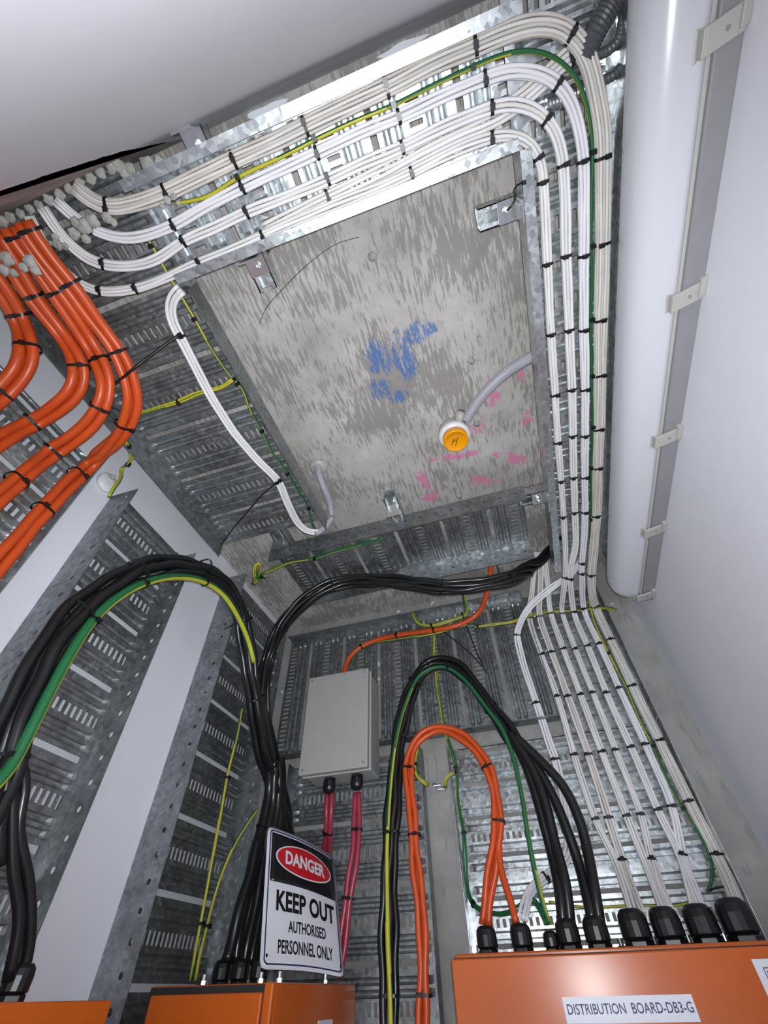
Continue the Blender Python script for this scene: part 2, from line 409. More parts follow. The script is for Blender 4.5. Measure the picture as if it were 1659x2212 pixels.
def bed_mesh(length, width, pitch, phase, rib=0.007, fine=0.0085, pat=PAT, sl=True):
    """local u along the run, v across, h away from the room"""
    us = []
    k = math.floor(-phase / pitch) - 1
    while True:
        done = False
        for f_, h, kd in pat:
            u = phase + (k + f_) * pitch
            if u >= length: done = True; break
            if u > 1e-4: us.append((u, h, kd))
        if done: break
        k += 1
    us = [(0.0, 0, 'f')] + us + [(length, 0, None)]
    nv = int(width / fine); vs = [width * i / nv for i in range(nv + 1)]
    bm = bmesh.new(); grid = []
    for u, h, kd in us:
        row = []
        for i, v_ in enumerate(vs):
            e = min(1.0, max(0.0, (min(v_, width - v_) - 0.022) / 0.012)); row.append(bm.verts.new((u, v_, h * rib * e)))
        grid.append(row)
    for j in range(len(us) - 1):
        kd = us[j][2]
        for i in range(nv):
            vm = (vs[i] + vs[i + 1]) / 2; mid = min(vm, width - vm)
            if kd == 's' and sl and mid > 0.022 and i % 2 == 0: continue
            if kd == 'w' and mid > 0.028: continue
            bm.faces.new((grid[j][i], grid[j][i + 1], grid[j + 1][i + 1], grid[j + 1][i]))
    bmesh.ops.delete(bm, geom=[v_ for v_ in bm.verts if not v_.link_faces], context='VERTS')
    return bm
def place(bm, o, U, V, H):
    o, U, V, H = Vector(o), Vector(U), Vector(V), Vector(H)
    for q in bm.verts: q.co = o + U * q.co.x + V * q.co.y + H * q.co.z
    return bm
def rail_mesh(length, hgt, lip=0.0, holes=0.0, hp=0.05):
    """side rail: u along, v = height toward the room, lip = return edge in +h ; round holes punched in the side"""
    bm = bmesh.new()
    if holes:
        n = max(1, int(length / hp)); r = holes; c = hgt * 0.5; cell = length / n
        for i in range(n):
            u0 = i * cell; u1 = u0 + cell; um = (u0 + u1) / 2
            sq = []
            ring = []
            K = 12
            for k in range(K):
                a = 2 * math.pi * (k + 0.5) / K; ca, sa = math.cos(a), math.sin(a)
                ring.append(bm.verts.new((um + r * ca * 1.15, c + r * sa, 0)))
            # square border points matched to the ring
            bor = []
            for k in range(K):
                a = 2 * math.pi * (k + 0.5) / K; ca, sa = math.cos(a), math.sin(a); mm = max(abs(ca) , abs(sa))
                bor.append(bm.verts.new((um + cell / 2 * ca / mm, c + hgt / 2 * sa / mm, 0)))
            for k in range(K):
                bm.faces.new((ring[k], ring[(k + 1) % K], bor[(k + 1) % K], bor[k]))
            cor = [(u1, hgt), (u0, hgt), (u0, 0), (u1, 0)]
            for (cu, cv), (ka, kb) in zip(cor, ((1, 1), (4, 4), (7, 7), (10, 10))):
                q = bm.verts.new((cu, cv, 0)); a_, b_ = bor[ka], bor[(ka + 0)]
                # corner falls between two border points
                cand = sorted(bor, key=lambda w_: (w_.co - q.co).length)[:2]
                try: bm.faces.new((cand[0], cand[1], q))
                except ValueError: pass
    else:
        vs = [bm.verts.new(p) for p in ((0, 0, 0), (length, 0, 0), (length, hgt, 0), (0, hgt, 0))]; bm.faces.new(vs)
    if lip:
        vs = [bm.verts.new(p) for p in ((0, hgt, 0), (length, hgt, 0), (length, hgt, lip), (0, hgt, lip))]; bm.faces.new(vs)
        vs = [bm.verts.new(p) for p in ((0, hgt, lip), (length, hgt, lip), (length, hgt - .006, lip), (0, hgt - .006, lip))]; bm.faces.new(vs)
    bmesh.ops.remove_doubles(bm, verts=bm.verts, dist=0.0002)
    return bm
TRAY = {}
def tray(label, o, U, V, H, length, width, hgt, pitch=0.16, phase=0.0, holes=0.004, lip=0.0, mat=M_GALV, rib=0.007, group=None, sl=True, back=None, st=(0, 0), pat=PAT, lips=(1, 1)):
    """o: corner of the bed; U run, V across, H toward the room"""
    o, U, V, H = Vector(o), Vector(U), Vector(V), Vector(H)
    cmid = o + U * length / 2 + V * width / 2
    t = thing('cable_tray', label, 'cable tray', cmid, group)
    obj('tray_bed', place(bed_mesh(length, width, pitch, phase, rib, sl=sl, pat=pat), o, U, V, -H), mat, t, solid=0.0014)
    for s, oo, d in ((0, o, V), (1, o + V * width, -V)):
        obj('side_rail', place(rail_mesh(length - st[s], hgt, lip * lips[s], holes), oo + U * st[s], U, H, d), mat, t, solid=0.0018)
    if back:
        for oo in (o, o + V * width):
            bm = bmesh.new(); q = [oo, oo + U * length, oo + U * length - H * back, oo - H * back]; bm.faces.new([bm.verts.new(p) for p in q])
            obj('mounting_rail', bm, M_GALVD, t, solid=0.002)
    return t
X, Y, Z = Vector((1, 0, 0)), Vector((0, 1, 0)), Vector((0, 0, 1))
# ceiling
tray('galvanised ceiling cable tray running across above the doorway, flash glare on its ribs', (-.468, -.070, 1.052), X, Y, -Z, .7045, .180, .052, phase=.05, holes=0, lip=.017, rib=.010)
tray('narrow galvanised ceiling cable tray running to the back wall beside the white light fitting', (.2385, -.098, 1.052), Y, X, -Z, 1.43, .1805, .052, phase=.02, holes=0, lip=.0195, rib=.011, st=(.21, 0), lips=(1, 0))
tray('wide grey ceiling cable tray along the left wall under the orange cables', (-.845, -.095, 1.06), Y, X, -Z, .965, .39, .06, phase=.27, holes=.0035, mat=M_GALVD, st=(0, .22))
tray('ceiling cable tray across the back of the cupboard with round holes in its front rail', (-.70, .945, 1.065), X, Y, -Z, .875, .275, .065, phase=.025, holes=.0045, mat=M_GALVD)
# left wall
tray('vertical cable tray on the left wall nearest the doorway behind the orange cables', (-.965, .02, -.60), Z, Y, X, 1.60, .40, .058, phase=.04, holes=.0045, back=.035)
tray('vertical cable tray on the left wall between two strips of white wall', (-.965, .540, -.60), Z, Y, X, 1.60, .29, .058, phase=.07, holes=.0055, mat=M_GALVD, back=.035)
tray('tall vertical cable tray on the left wall by the back corner, behind black cables', (-.965, 1.105, -.9), Z, Y, X, 2.03, .37, .06, phase=.03, holes=.0055, mat=M_GALVD, back=.035)
# back wall
tray('cable tray high on the back wall behind the grey junction box, its ribs upright', (-.935, 1.585, .60), X, Z, -Y, 1.05, .505, .05, phase=.01, holes=.0, mat=M_GALVD)
tray('lower left vertical cable tray on the back wall below the grey junction box', (-.84, 1.585, -1.0), Z, X, -Y, 1.565, .485, .05, phase=.005, holes=0, mat=M_GALVD)
tray('upper vertical cable tray on the back wall carrying the fanned white cables', (.118, 1.588, .56), Z, X, -Y, .54, .279, .055, pitch=.1, holes=0, sl=False, pat=PATE, rib=.009)
tray('bright lower right cable tray on the back wall above the labelled orange board', (-.262, 1.585, -1.0), Z, X, -Y, 1.555, .659, .055, pitch=.184, phase=.01, holes=0, rib=.012, pat=PATE2)

# strut brackets
def strut(label, px, py, zb, ln, ax='x', side=1):
    p = at(px, py, 'z', zb); t = thing('strut_bracket', label, 'bracket', p, 'strut brackets holding the ceiling trays')
    U = X if ax == 'x' else Y; V = Y if ax == 'x' else X
    bm = bmesh.new()
    def bx(a0, a1, b0, b1, z0, z1):
        q = [p + U * a0 + V * b0 + Z * z0, p + U * a1 + V * b1 + Z * z1]; lo = [min(q[0][i], q[1][i]) for i in range(3)]; hi = [max(q[0][i], q[1][i]) for i in range(3)]; box(bm, lo, hi)
    bx(-ln, ln, -.0205, -.0185, .055, .096); bx(-ln, ln, .0185, .0205, .055, .096); bx(-ln, ln, -.0205, .0205, .094, .096); bx(-ln, ln, -.0205, -.011, .055, .057); bx(-ln, ln, .011, .0205, .055, .057)
    obj('strut_channel', bm, M_GALV, t)
    bm = bmesh.new(); bx(-.018, .018, -.02, .02, .048, .054); bx(-.02 * side - .002, -.02 * side + .002, -.02, .02, .0, .054)
    obj('angle_plate', bm, M_ZINC, t)
    bm = bmesh.new(); cyl(bm, p + Z * .048, (0, 0, -1), .0095, .0095, .003, 20); cyl(bm, p + Z * .045, (0, 0, -1), .0075, .0075, .006, 6); cyl(bm, p + Z * .046, (0, 0, -1), .004, .004, .012, 12)
    obj('bolt', bm, M_ZINC, t)
    bm = bmesh.new(); cyl(bm, p + Z * .09, (0, 0, 1), .005, .005, SZ - zb - .09, 12); obj('threaded_rod', bm, M_ZINC, t)
    return t
strut('zinc strut bracket under the slab behind the upper rail, near the top left plaster edge', 405, 312, 1.0, .05, 'y', 1)
strut('zinc strut bracket beside the right ceiling tray, with a stray black tie on it', 1108, 465, 1.0, .055, 'x', -1)
strut('zinc strut bracket below the inner rail near its left end', 545, 588, 1.0, .05, 'y', 1)
strut('zinc strut bracket in front of the back ceiling tray near the pink marks', 853, 1125, 1.0, .05, 'y', 1)
strut('zinc strut bracket near the far left corner beside the green and yellow wire loops', 603, 1195, 1.0, .05, 'y', 1)
strut('zinc strut bracket between the back tray and the right ceiling tray', 1172, 1100, 1.0, .055, 'x', -1)

# ------------------------------------------------------------------ white cable bundles
ZT = 1.032; YW = 1.558
WL = dict(cat='cables')
def wb(label, pts, n, r, ties, rows=2, mats=None):
    return bundle('cable_bundle', label, 'cables', pts, n, r, ties, rows, mats or [M_WC, M_WC2, M_WC], None, seg=8, wob=.16)
zt = lambda L: [(a, b, 'z', ZT) for a, b in L]
yw = lambda L: [(a, b, 'y', YW) for a, b in L]
xw = lambda L: [(a, b, 'x', -.93) for a, b in L]
wb('thickest, outermost bundle of grey-white cables, ending in the rightmost large gland',
   zt([(160, 402), (195, 435), (235, 448), (290, 440), (360, 415), (430, 382), (505, 345), (580, 312), (660, 273), (745, 232), (835, 190), (930, 140), (1025, 100), (1090, 72), (1160, 52), (1215, 58), (1250, 88), (1272, 130), (1288, 200), (1300, 270), (1303, 340), (1303, 430), (1302, 530), (1298, 690), (1296, 810), (1294, 925), (1291, 1010)]) + [(1289, 1100, 'z', 1.03), (1283, 1180), (1278, 1240), (1279, 1280), (1290, 1320, 'y', 1.55)] + yw([(1323, 1390), (1370, 1490), (1424, 1600), (1488, 1730), (1549, 1850)]) + [(1600, 1968, 'y', 1.46)],
   15, .0028, [(235, 448), (360, 415), (505, 345), (660, 273), (835, 190), (1025, 100), (1235, 62), (1302, 338), (1302, 530), (1298, 690), (1296, 810), (1293, 923), (1290, 1010), (1288, 1110), (1278, 1238), (1286, 1307), (1320, 1386), (1368, 1484), (1424, 1595), (1487, 1728), (1548, 1848)], 3, [M_GC, M_WC])
wb('second bundle of bright white cables inside the green and yellow wire on the ceiling',
   zt([(120, 432), (165, 475), (200, 497), (250, 513), (300, 513), (375, 485), (450, 443), (525, 405), (600, 368), (685, 330), (770, 290), (862, 252), (950, 210), (1045, 170), (1100, 153), (1160, 156), (1205, 180), (1235, 225), (1254, 290), (1261, 350), (1262, 450), (1261, 555), (1262, 712), (1264, 840), (1264, 940), (1263, 1030)]) + [(1264, 1105, 'z', 1.03), (1261, 1170), (1257, 1215), (1257, 1245), (1262, 1318, 'y', 1.55)] + yw([(1295, 1392), (1338, 1487), (1394, 1608), (1451, 1740), (1475, 1850)]) + [(1518, 1968, 'y', 1.46)],
   6, .0034, [(200, 497), (378, 485), (525, 405), (685, 330), (862, 252), (1045, 170), (1212, 185), (1259, 348), (1261, 553), (1262, 712), (1264, 838), (1264, 940), (1262, 1028), (1264, 1105), (1256, 1213), (1257, 1240), (1262, 1313), (1294, 1392), (1337, 1487), (1394, 1608), (1451, 1740), (1475, 1850)], 2, [M_WC2])
wb('third bundle of bright white cables, middle curve of the ceiling bend',
   zt([(92, 448), (130, 505), (180, 553), (225, 572), (290, 575), (340, 560), (397, 520), (470, 488), (535, 458), (620, 425), (708, 387), (790, 350), (870, 318), (960, 272), (1060, 232), (1110, 224), (1150, 233), (1182, 259), (1205, 300), (1217, 358), (1222, 450), (1223, 555), (1230, 712), (1235, 840), (1238, 940), (1239, 1030)]) + [(1242, 1105, 'z', 1.03), (1243, 1175), (1235, 1215), (1232, 1250), (1240, 1325, 'y', 1.55)] + yw([(1270, 1397), (1310, 1497), (1363, 1614), (1420, 1747), (1468, 1845)]) + [(1502, 1968, 'y', 1.47)],
   6, .0034, [(225, 572), (397, 520), (535, 458), (708, 387), (870, 318), (1060, 232), (1181, 258), (1217, 358), (1223, 555), (1230, 712), (1234, 840), (1238, 940), (1240, 1030), (1242, 1106), (1232, 1247), (1241, 1322), (1270, 1396), (1311, 1497), (1363, 1614), (1420, 1747)], 2, [M_WC2, M_WC])
wb('innermost bundle of cream white cables bending round the corner of the two inner rails',
   zt([(62, 466), (108, 550), (160, 605), (218, 630), (295, 623), (360, 600), (432, 567), (500, 540), (568, 509), (640, 478), (730, 440), (830, 400), (890, 373), (975, 330), (1060, 297), (1105, 292), (1145, 307), (1166, 340), (1174, 395), (1178, 480), (1183, 573), (1190, 722), (1199, 852), (1205, 955), (1212, 1038)]) + [(1217, 1115, 'z', 1.03), (1221, 1185), (1221, 1240), (1216, 1290), (1215, 1325, 'y', 1.55)] + yw([(1243, 1403), (1281, 1497), (1330, 1620), (1383, 1756), (1406, 1850)]) + [(1448, 1968, 'y', 1.46)],
   6, .0031, [(218, 630), (295, 623), (432, 567), (568, 509), (890, 373), (1060, 297), (1163, 330), (1174, 395), (1182, 575), (1190, 722), (1198, 850), (1205, 955), (1212, 1038), (1218, 1115), (1221, 1247), (1215, 1325), (1243, 1402), (1281, 1497), (1330, 1620), (1383, 1756), (1402, 1858)], 2)
wb('loose flat run of white cables cutting diagonally behind the ceiling bend to the dark conduits',
   [(a, b, 'z', 1.044) for a, b in [(572, 500), (650, 458), (760, 405), (850, 362), (930, 318), (1000, 284), (1080, 248), (1160, 188), (1215, 132), (1250, 105)]], 4, .0036, [(715, 425), (1238, 118)], 1)
# cables from the slab hole at the back
hz = [(1165, 1195, 'z', 1.12)]
wb('left of two white bundles dropping from the slab hole to the first large gland',
   [(1160, 1192, 'z', 1.13), (1153, 1240), (1148, 1290), (1143, 1335, 'y', 1.55)] + yw([(1170, 1415), (1204, 1505), (1240, 1630), (1285, 1767), (1330, 1862)]) + [(1368, 1975, 'y', 1.46)],
   6, .0033, [(1143, 1335), (1168, 1415), (1202, 1505), (1240, 1630), (1285, 1767)], 2)
wb('right of two white bundles dropping from the slab hole to the first large gland',
   [(1168, 1192, 'z', 1.13), (1168, 1240), (1166, 1290), (1166, 1333, 'y', 1.55)] + yw([(1192, 1410), (1227, 1505), (1271, 1630), (1314, 1764), (1345, 1862)]) + [(1384, 1975, 'y', 1.46)],
   6, .0038, [(1166, 1333), (1192, 1410), (1226, 1505), (1271, 1630), (1314, 1764), (1337, 1862)], 2, [M_WC, M_GC])
wb('white bundle from the slab hole sharing the second large gland with the cream bundle',
   [(1174, 1190, 'z', 1.13), (1180, 1235), (1185, 1285), (1190, 1326, 'y', 1.55)] + yw([(1217, 1403), (1254, 1501), (1300, 1624), (1353, 1760), (1392, 1858)]) + [(1435, 1972, 'y', 1.46)],
   6, .0034, [(1190, 1326), (1217, 1403), (1254, 1501), (1300, 1624), (1353, 1760)], 2)
wb('slim white run looping down left of the fanned white cables, behind the black ones',
   [(1254, 1212, 'z', 1.06), (1236, 1240), (1212, 1255), (1180, 1278), (1145, 1310), (1125, 1342), (1117, 1372, 'y', 1.53)] + yw([(1128, 1425), (1158, 1517), (1180, 1585), (1199, 1640), (1214, 1700), (1224, 1770), (1230, 1840)]) + [(1205, 1875, 'y', 1.55), (1178, 1896, 'y', 1.52), (1145, 1925, 'y', 1.48), (1128, 1985, 'y', 1.42)],
   3, .0042, [(1117, 1370), (1158, 1517), (1199, 1640), (1178, 1896)], 1, [M_WC2])
wb('pair of white cables looping across the left ceiling tray to the rear conduit',
   [(a, b, 'z', 1.035) for a, b in [(392, 625), (374, 640), (366, 668), (374, 700), (390, 728), (420, 790), (455, 855), (500, 925), (550, 988), (601, 1040), (625, 1095), (645, 1132), (668, 1150), (688, 1150)]], 3, .0042, [(387, 721), (604, 1036)], 1, [M_WC2, M_WC])

# ------------------------------------------------------------------ earth wires
def earth(label, pts, n=1, r=.0034, ties=(), rows=1):
    return bundle('earth_wire', label, 'wire', pts, n, r, ties, rows, ['gy'], None, part='wire')
earth('long green and yellow earth wire following the white ceiling bend and down the right tray',
      zt([(378, 440), (450, 425), (515, 382), (600, 343), (680, 302), (760, 264), (850, 227), (940, 182), (1020, 145), (1085, 118), (1140, 108), (1200, 124), (1248, 172), (1272, 245), (1280, 330), (1278, 420), (1276, 530), (1279, 600), (1276, 690), (1278, 780), (1277, 840), (1280, 900), (1277, 1010)]) + [(1277, 1120, 'z', 1.03), (1272, 1200), (1270, 1260), (1276, 1315, 'y', 1.56)] + yw([(1295, 1370), (1330, 1440), (1355, 1487), (1385, 1560), (1412, 1612), (1440, 1680), (1475, 1745), (1510, 1800), (1535, 1850), (1540, 1900), (1530, 1925)]),
      1, .0036, [(518, 382), (680, 302), (850, 227), (1020, 145), (1276, 334), (1277, 532), (1278, 690), (1278, 815), (1278, 922), (1277, 1012), (1279, 1120), (1338, 1402), (1414, 1617), (1475, 1748)])
earth('green earth wire zigzagging down the left ceiling tray beside its right rail',
      [(a, b, 'z', 1.05) for a, b in [(320, 515), (345, 560), (370, 605), (395, 645), (422, 690), (452, 745), (482, 790), (503, 818), (525, 838), (540, 885), (567, 930), (590, 980), (622, 1022), (648, 1065), (668, 1096), (672, 1125)]] + [(690, 1160), (700, 1180), (680, 1203, 'z', 1.06), (640, 1212, 'z', 1.06), (600, 1222, 'z', 1.06), (572, 1238, 'z', 1.05)],
      1, .003, [(328, 523), (422, 687), (501, 818), (510, 832), (568, 928), (620, 1021), (668, 1096)])
earth('pair of green and yellow wires crossing the left ceiling tray to behind orange cables',
      [(a, b, 'z', 1.04) for a, b in [(503, 820), (478, 836), (430, 848), (385, 868), (330, 886), (290, 895), (258, 903), (244, 922)]], 2, .003, [(382, 868), (244, 922)])
earth('short green and yellow bonding wire coiled at the white-capped top of the left wall strip', [(255, 905, 'z', 1.0), (272, 955), (288, 985), (275, 1003), (262, 1012, 'x', -.93), (262, 1030, 'x', -.91), (245, 1055, 'x', -.90), (236, 1074, 'x', -.905)], 2, .003, [(277, 962), (272, 1000)])
earth('thin green and yellow wire along the back ceiling tray from the corner loops', [(a, b, 'z', 1.03) for a, b in [(560, 1245), (590, 1228), (630, 1214), (680, 1206), (730, 1188), (780, 1176), (830, 1163)]], 2, .0026, [(677, 1205)])
earth('coil of green and yellow wire hanging off the corner strut', [(548, 1262, 'z', 1.0), (556, 1238, 'z', .995), (560, 1215, 'z', .99), (552, 1225, 'z', .985), (552, 1245, 'z', .98), (560, 1255, 'z', .98), (572, 1240, 'z', .985)], 3, .003, [(566, 1243)])
earth('green and yellow wire running down the left wall corner tray beside the black cables', [(522, 1530, 'x', -.90), (512, 1590, 'x', -.92), (492, 1670, 'x', -.93), (478, 1750, 'x', -.93), (458, 1860, 'x', -.93), (442, 1950, 'x', -.93), (425, 2040, 'x', -.93), (412, 2118, 'x', -.93)], 1, .0045, [(490, 1681), (432, 2000)])
earth('second green and yellow wire slanting from the black cables down the corner tray', [(556, 1748, 'x', -.86), (520, 1800, 'x', -.89), (490, 1860, 'x', -.91), (465, 1930, 'x', -.93), (447, 2000, 'x', -.93), (432, 2060, 'x', -.93), (422, 2118, 'x', -.93)], 1, .0045, [(450, 2000)])
earth('green wire down the middle of the back wall between the two arches of cable', [(938, 1362, 'y', 1.52), (940, 1420, 'y', 1.53), (948, 1500, 'y', 1.54), (960, 1570, 'y', 1.54), (975, 1620, 'y', 1.54), (985, 1660, 'y', 1.54), (990, 1740, 'y', 1.55), (1003, 1800, 'y', 1.55), (1005, 1880, 'y', 1.55), (1012, 1935, 'y', 1.55), (1030, 1963, 'y', 1.53), (1080, 1975, 'y', 1.50), (1125, 1958, 'y', 1.48), (1150, 1940, 'y', 1.47), (1168, 1965, 'y', 1.44), (1182, 1995, 'y', 1.42)], 2, .003, [(937, 1361), (987, 1655), (1003, 1803), (1022, 1955)])
earth('green and yellow wire along the top of the back wall tray, looped round a bolt', [(893, 1322, 'y', 1.50), (905, 1348, 'y', 1.50), (940, 1350, 'y', 1.50), (985, 1335, 'y', 1.50), (1008, 1325, 'y', 1.50), (1002, 1290, 'y', 1.50), (1000, 1265, 'y', 1.50)], 3, .0026, [(935, 1348)])
earth('green and yellow wire clipped along the top edge of the upper right tray', [(1025, 1355, 'y', 1.52), (1060, 1350, 'y', 1.52), (1110, 1342, 'y', 1.52), (1140, 1330, 'y', 1.53), (1180, 1322, 'y', 1.57), (1240, 1318, 'y', 1.57), (1300, 1312, 'y', 1.52), (1330, 1318, 'y', 1.50)], 2, .0028, [(1033, 1355)])
earth('short earth wire looped round the left flange of the bare concrete strip', [(903, 1615, 'y', 1.50), (897, 1650, 'y', 1.50), (900, 1680, 'y', 1.50), (920, 1690, 'y', 1.50), (925, 1697, 'y', 1.52)], 2, .003, [(902, 1655)])
earth('short earth wire looped round the right flange of the bare concrete strip', [(985, 1668, 'y', 1.50), (968, 1672, 'y', 1.50), (960, 1690, 'y', 1.50), (962, 1700, 'y', 1.52)], 2, .003, [(984, 1666)])
earth('green wire drooping behind the glands across the foot of the right tray', [(1185, 1948, 'y', 1.565), (1240, 1958, 'y', 1.565), (1300, 1960, 'y', 1.565), (1380, 1955, 'y', 1.565), (1450, 1958, 'y', 1.565), (1492, 1948, 'y', 1.565)], 1, .003)

# ------------------------------------------------------------------ orange cables
def ob(label, pts, ties, n=2, r=.0105, rows=1, mats=None, wob=.12):
    return bundle('orange_cable_bundle', label, 'cables', pts, n, r, ties, rows, mats or [M_OR], None, seg=12, wob=wob, lay=[(-1.0, -.2), (1.0, -.2), (0.0, 1.3)] if n == 2 else None)
ZO = .975
ob('rightmost of the four thick orange cable bundles bending from the ceiling to the left wall',
   [(a, b, 'z', ZO) for a, b in [(48, 478), (75, 520), (115, 572), (160, 628), (205, 690), (235, 730)]] + [(262, 775), (282, 825), (286, 870), (272, 922), (238, 965), (195, 1003, 'x', -.88)] + [(a, b, 'x', -.885) for a, b in [(150, 1045), (90, 1108), (40, 1165), (-10, 1225), (-80, 1310)]],
   [(50, 505), (147, 607), (256, 757), (276, 920), (165, 1025), (85, 1095)], 2, .0100)
ob('third thick orange cable bundle from the left, with a long loose tie lying across it',
   [(a, b, 'z', ZO) for a, b in [(22, 490), (50, 535), (90, 590), (130, 645), (170, 705), (200, 750)]] + [(219, 790), (230, 830), (222, 872), (196, 912), (160, 945), (115, 975, 'x', -.88)] + [(a, b, 'x', -.885) for a, b in [(60, 1020), (10, 1062), (-40, 1105), (-100, 1160)]],
   [(25, 520), (120, 630), (216, 778), (212, 885), (115, 965), (35, 1040)], 2, .0100)
ob('second thick orange cable bundle from the left',
   [(a, b, 'z', ZO) for a, b in [(-12, 505), (20, 560), (60, 625), (100, 680), (135, 725)]] + [(162, 765), (172, 805), (160, 845), (125, 880), (70, 912, 'x', -.88)] + [(a, b, 'x', -.885) for a, b in [(20, 940), (-30, 968), (-90, 1005)]],
   [(66, 645), (170, 792), (65, 905)], 2, .0100)
ob('leftmost thick orange cable bundle, cut off by the edge of the photo',
   [(a, b, 'z', ZO) for a, b in [(-40, 560), (-10, 605), (20, 650), (45, 695)]] + [(58, 735), (56, 775), (35, 815), (0, 850, 'x', -.88), (-50, 885, 'x', -.885), (-100, 915, 'x', -.885)],
   [(32, 678), (50, 745), (5, 842)], 2, .0112)
ob('slim orange cable curving from the back ceiling tray to the grey junction box',
   [(1062, 1215, 'z', 1.07), (1057, 1250), (1050, 1290), (1030, 1328, 'y', 1.45), (985, 1352, 'y', 1.45), (930, 1362, 'y', 1.46), (870, 1370, 'y', 1.47), (815, 1382, 'y', 1.48), (775, 1400, 'y', 1.48), (750, 1428, 'y', 1.48), (742, 1462, 'y', 1.48)],
   [(935, 1361), (855, 1373), (783, 1395)], 1, .0095)
bundle('earth_wire', 'thin green wire tied under the slim orange cable to the grey box', 'wire', [(1008, 1350, 'y', 1.46), (935, 1370, 'y', 1.47), (855, 1382, 'y', 1.48), (800, 1392, 'y', 1.49), (770, 1412, 'y', 1.49), (760, 1445, 'y', 1.49)], 1, .0035, (), 1, ['gy'], part='wire')
ob('orange cable arch of three cables over the bare concrete strip on the back wall',
   [(a, b, 'y', 1.46) for a, b in [(915, 2260), (917, 2150), (913, 2040), (907, 1930), (899, 1850), (893, 1770), (884, 1700), (885, 1650), (900, 1605), (930, 1580), (962, 1575), (1000, 1592), (1030, 1622), (1053, 1658), (1070, 1710), (1078, 1775), (1070, 1840), (1055, 1920), (1050, 2000)]],
   [(888, 1659), (895, 1800), (916, 2150), (1060, 1660), (1076, 1777)], 3, .0082, 2, wob=.3)
ob('single orange cable splitting off the arch to the second gland of the right board',
   [(1074, 1720, 'y', 1.455), (1079, 1800, 'y', 1.455), (1078, 1850, 'y', 1.45), (1086, 1895, 'y', 1.44), (1100, 1935, 'y', 1.43), (1116, 1995, 'y', 1.42)], [], 1, .0082)

# ------------------------------------------------------------------ black cables
def bb(label, pts, ties, n, r, rows=2, lay=None, gy=(), wob=.3):
    return bundle('black_cable_bundle', label, 'cables', pts, n, r, ties, rows, [M_BK], None, gy=gy, seg=12, wob=wob, lay=lay)
xb = lambda L, v: [(a, b, 'x', v) for a, b in L]
bb('thick black cable arch crossing the left wall trays',
   xb([(-60, 1800), (-10, 1720), (18, 1655), (45, 1570), (85, 1480), (130, 1400), (190, 1325), (250, 1275)], -.80) + xb([(310, 1245), (370, 1232), (430, 1236), (480, 1262), (512, 1310), (528, 1370)], -.80) + xb([(540, 1440), (550, 1520), (566, 1600), (590, 1690), (612, 1790), (622, 1850)], -.80),
   [(20, 1640), (175, 1335), (303, 1247), (442, 1240), (530, 1345), (548, 1510), (590, 1650)], 5, .0112, 2, lay=[(-1.0, 1.1), (1.0, 1.1), (3.0, 0.9), (-.9, -1.0), (1.1, -1.0)])
bundle('earth_cable', 'thick green and yellow earth cable tied to the inner side of the left black arch', 'cable',
   xb([(-20, 1705), (20, 1665), (60, 1590), (100, 1510), (145, 1425), (200, 1340), (255, 1290), (310, 1260), (370, 1246), (430, 1252), (478, 1280), (510, 1325), (535, 1380), (548, 1430)], -.775), 1, .0095, [(202, 1345), (305, 1262), (440, 1258)], 1, ['gy'], gyf=.19, gyp=.46)
bb('black cables dropping from the arch to the gland on the small left board',
   xb([(30, 1640), (45, 1700), (34, 1780), (40, 1870), (52, 1950), (50, 2030), (34, 2110)], -.79), [], 2, .0082, 1)
bb('black cables at the far left edge of the photo', xb([(10, 1660), (0, 1720), (-12, 1800), (-20, 1880)], -.79), [], 2, .0085, 1)
bb('long black cable bundle from the slab hole along the back tray and down the corner',
   [(1212, 1168, 'z', 1.19), (1188, 1190, 'z', 1.13), (1160, 1217, 'z', 1.05), (1115, 1244, 'y', 1.23), (1060, 1260, 'y', 1.21), (985, 1268, 'y', 1.20), (900, 1262, 'y', 1.19), (820, 1254, 'y', 1.18), (750, 1256, 'y', 1.17), (690, 1277), (640, 1315), (603, 1362), (580, 1420, 'x', -.82)] + xb([(568, 1480), (572, 1560), (592, 1650), (612, 1740), (618, 1800)], -.83),
   [(1098, 1250), (955, 1268), (715, 1262), (605, 1358)], 6, .0085, 2, gy=())
bb('black cables fanning out behind the danger sign into the middle orange board, left strands',
   xb([(585, 1640), (585, 1720), (570, 1790), (548, 1880), (520, 1970), (497, 2080)], -.80), [(572, 1790)], 2, .0135, 1)
bb('black cables running behind the danger sign into the middle orange board, right strands',
   xb([(598, 1640), (600, 1720), (590, 1800), (573, 1890), (556, 1980), (542, 2085)], -.79), [], 3, .0135, 1)
bb('tall black cable arch in the middle of the back wall',
   [(a, b, 'y', 1.47) for a, b in [(842, 2270), (842, 2150), (840, 2040), (840, 1930), (845, 1820), (852, 1700), (862, 1600), (882, 1510), (908, 1455), (940, 1432), (975, 1436), (1010, 1462), (1050, 1515), (1090, 1570), (1115, 1605)]],
   [(845, 2150), (846, 1801), (850, 1585), (888, 1467), (925, 1435), (968, 1437), (1060, 1525)], 4, .0098, 2, lay=[(-1.3, 1), (.7, 1), (1.4, -.9), (-.4, -1.)])
bundle('earth_cable', 'bright yellow and green earth cable tied along the front of the middle black arch', 'cable',
   [(a, b, 'y', 1.44) for a, b in [(846, 2270), (843, 2150), (838, 2040), (836, 1930), (836, 1820), (843, 1700), (855, 1600), (876, 1520), (905, 1460), (945, 1440), (975, 1446), (1010, 1475), (1050, 1528), (1085, 1575), (1110, 1640), (1128, 1720), (1140, 1800), (1155, 1880), (1172, 1950), (1186, 1998)]], 1, .0062, [(836, 1801), (968, 1444)], 1, ['gy'])
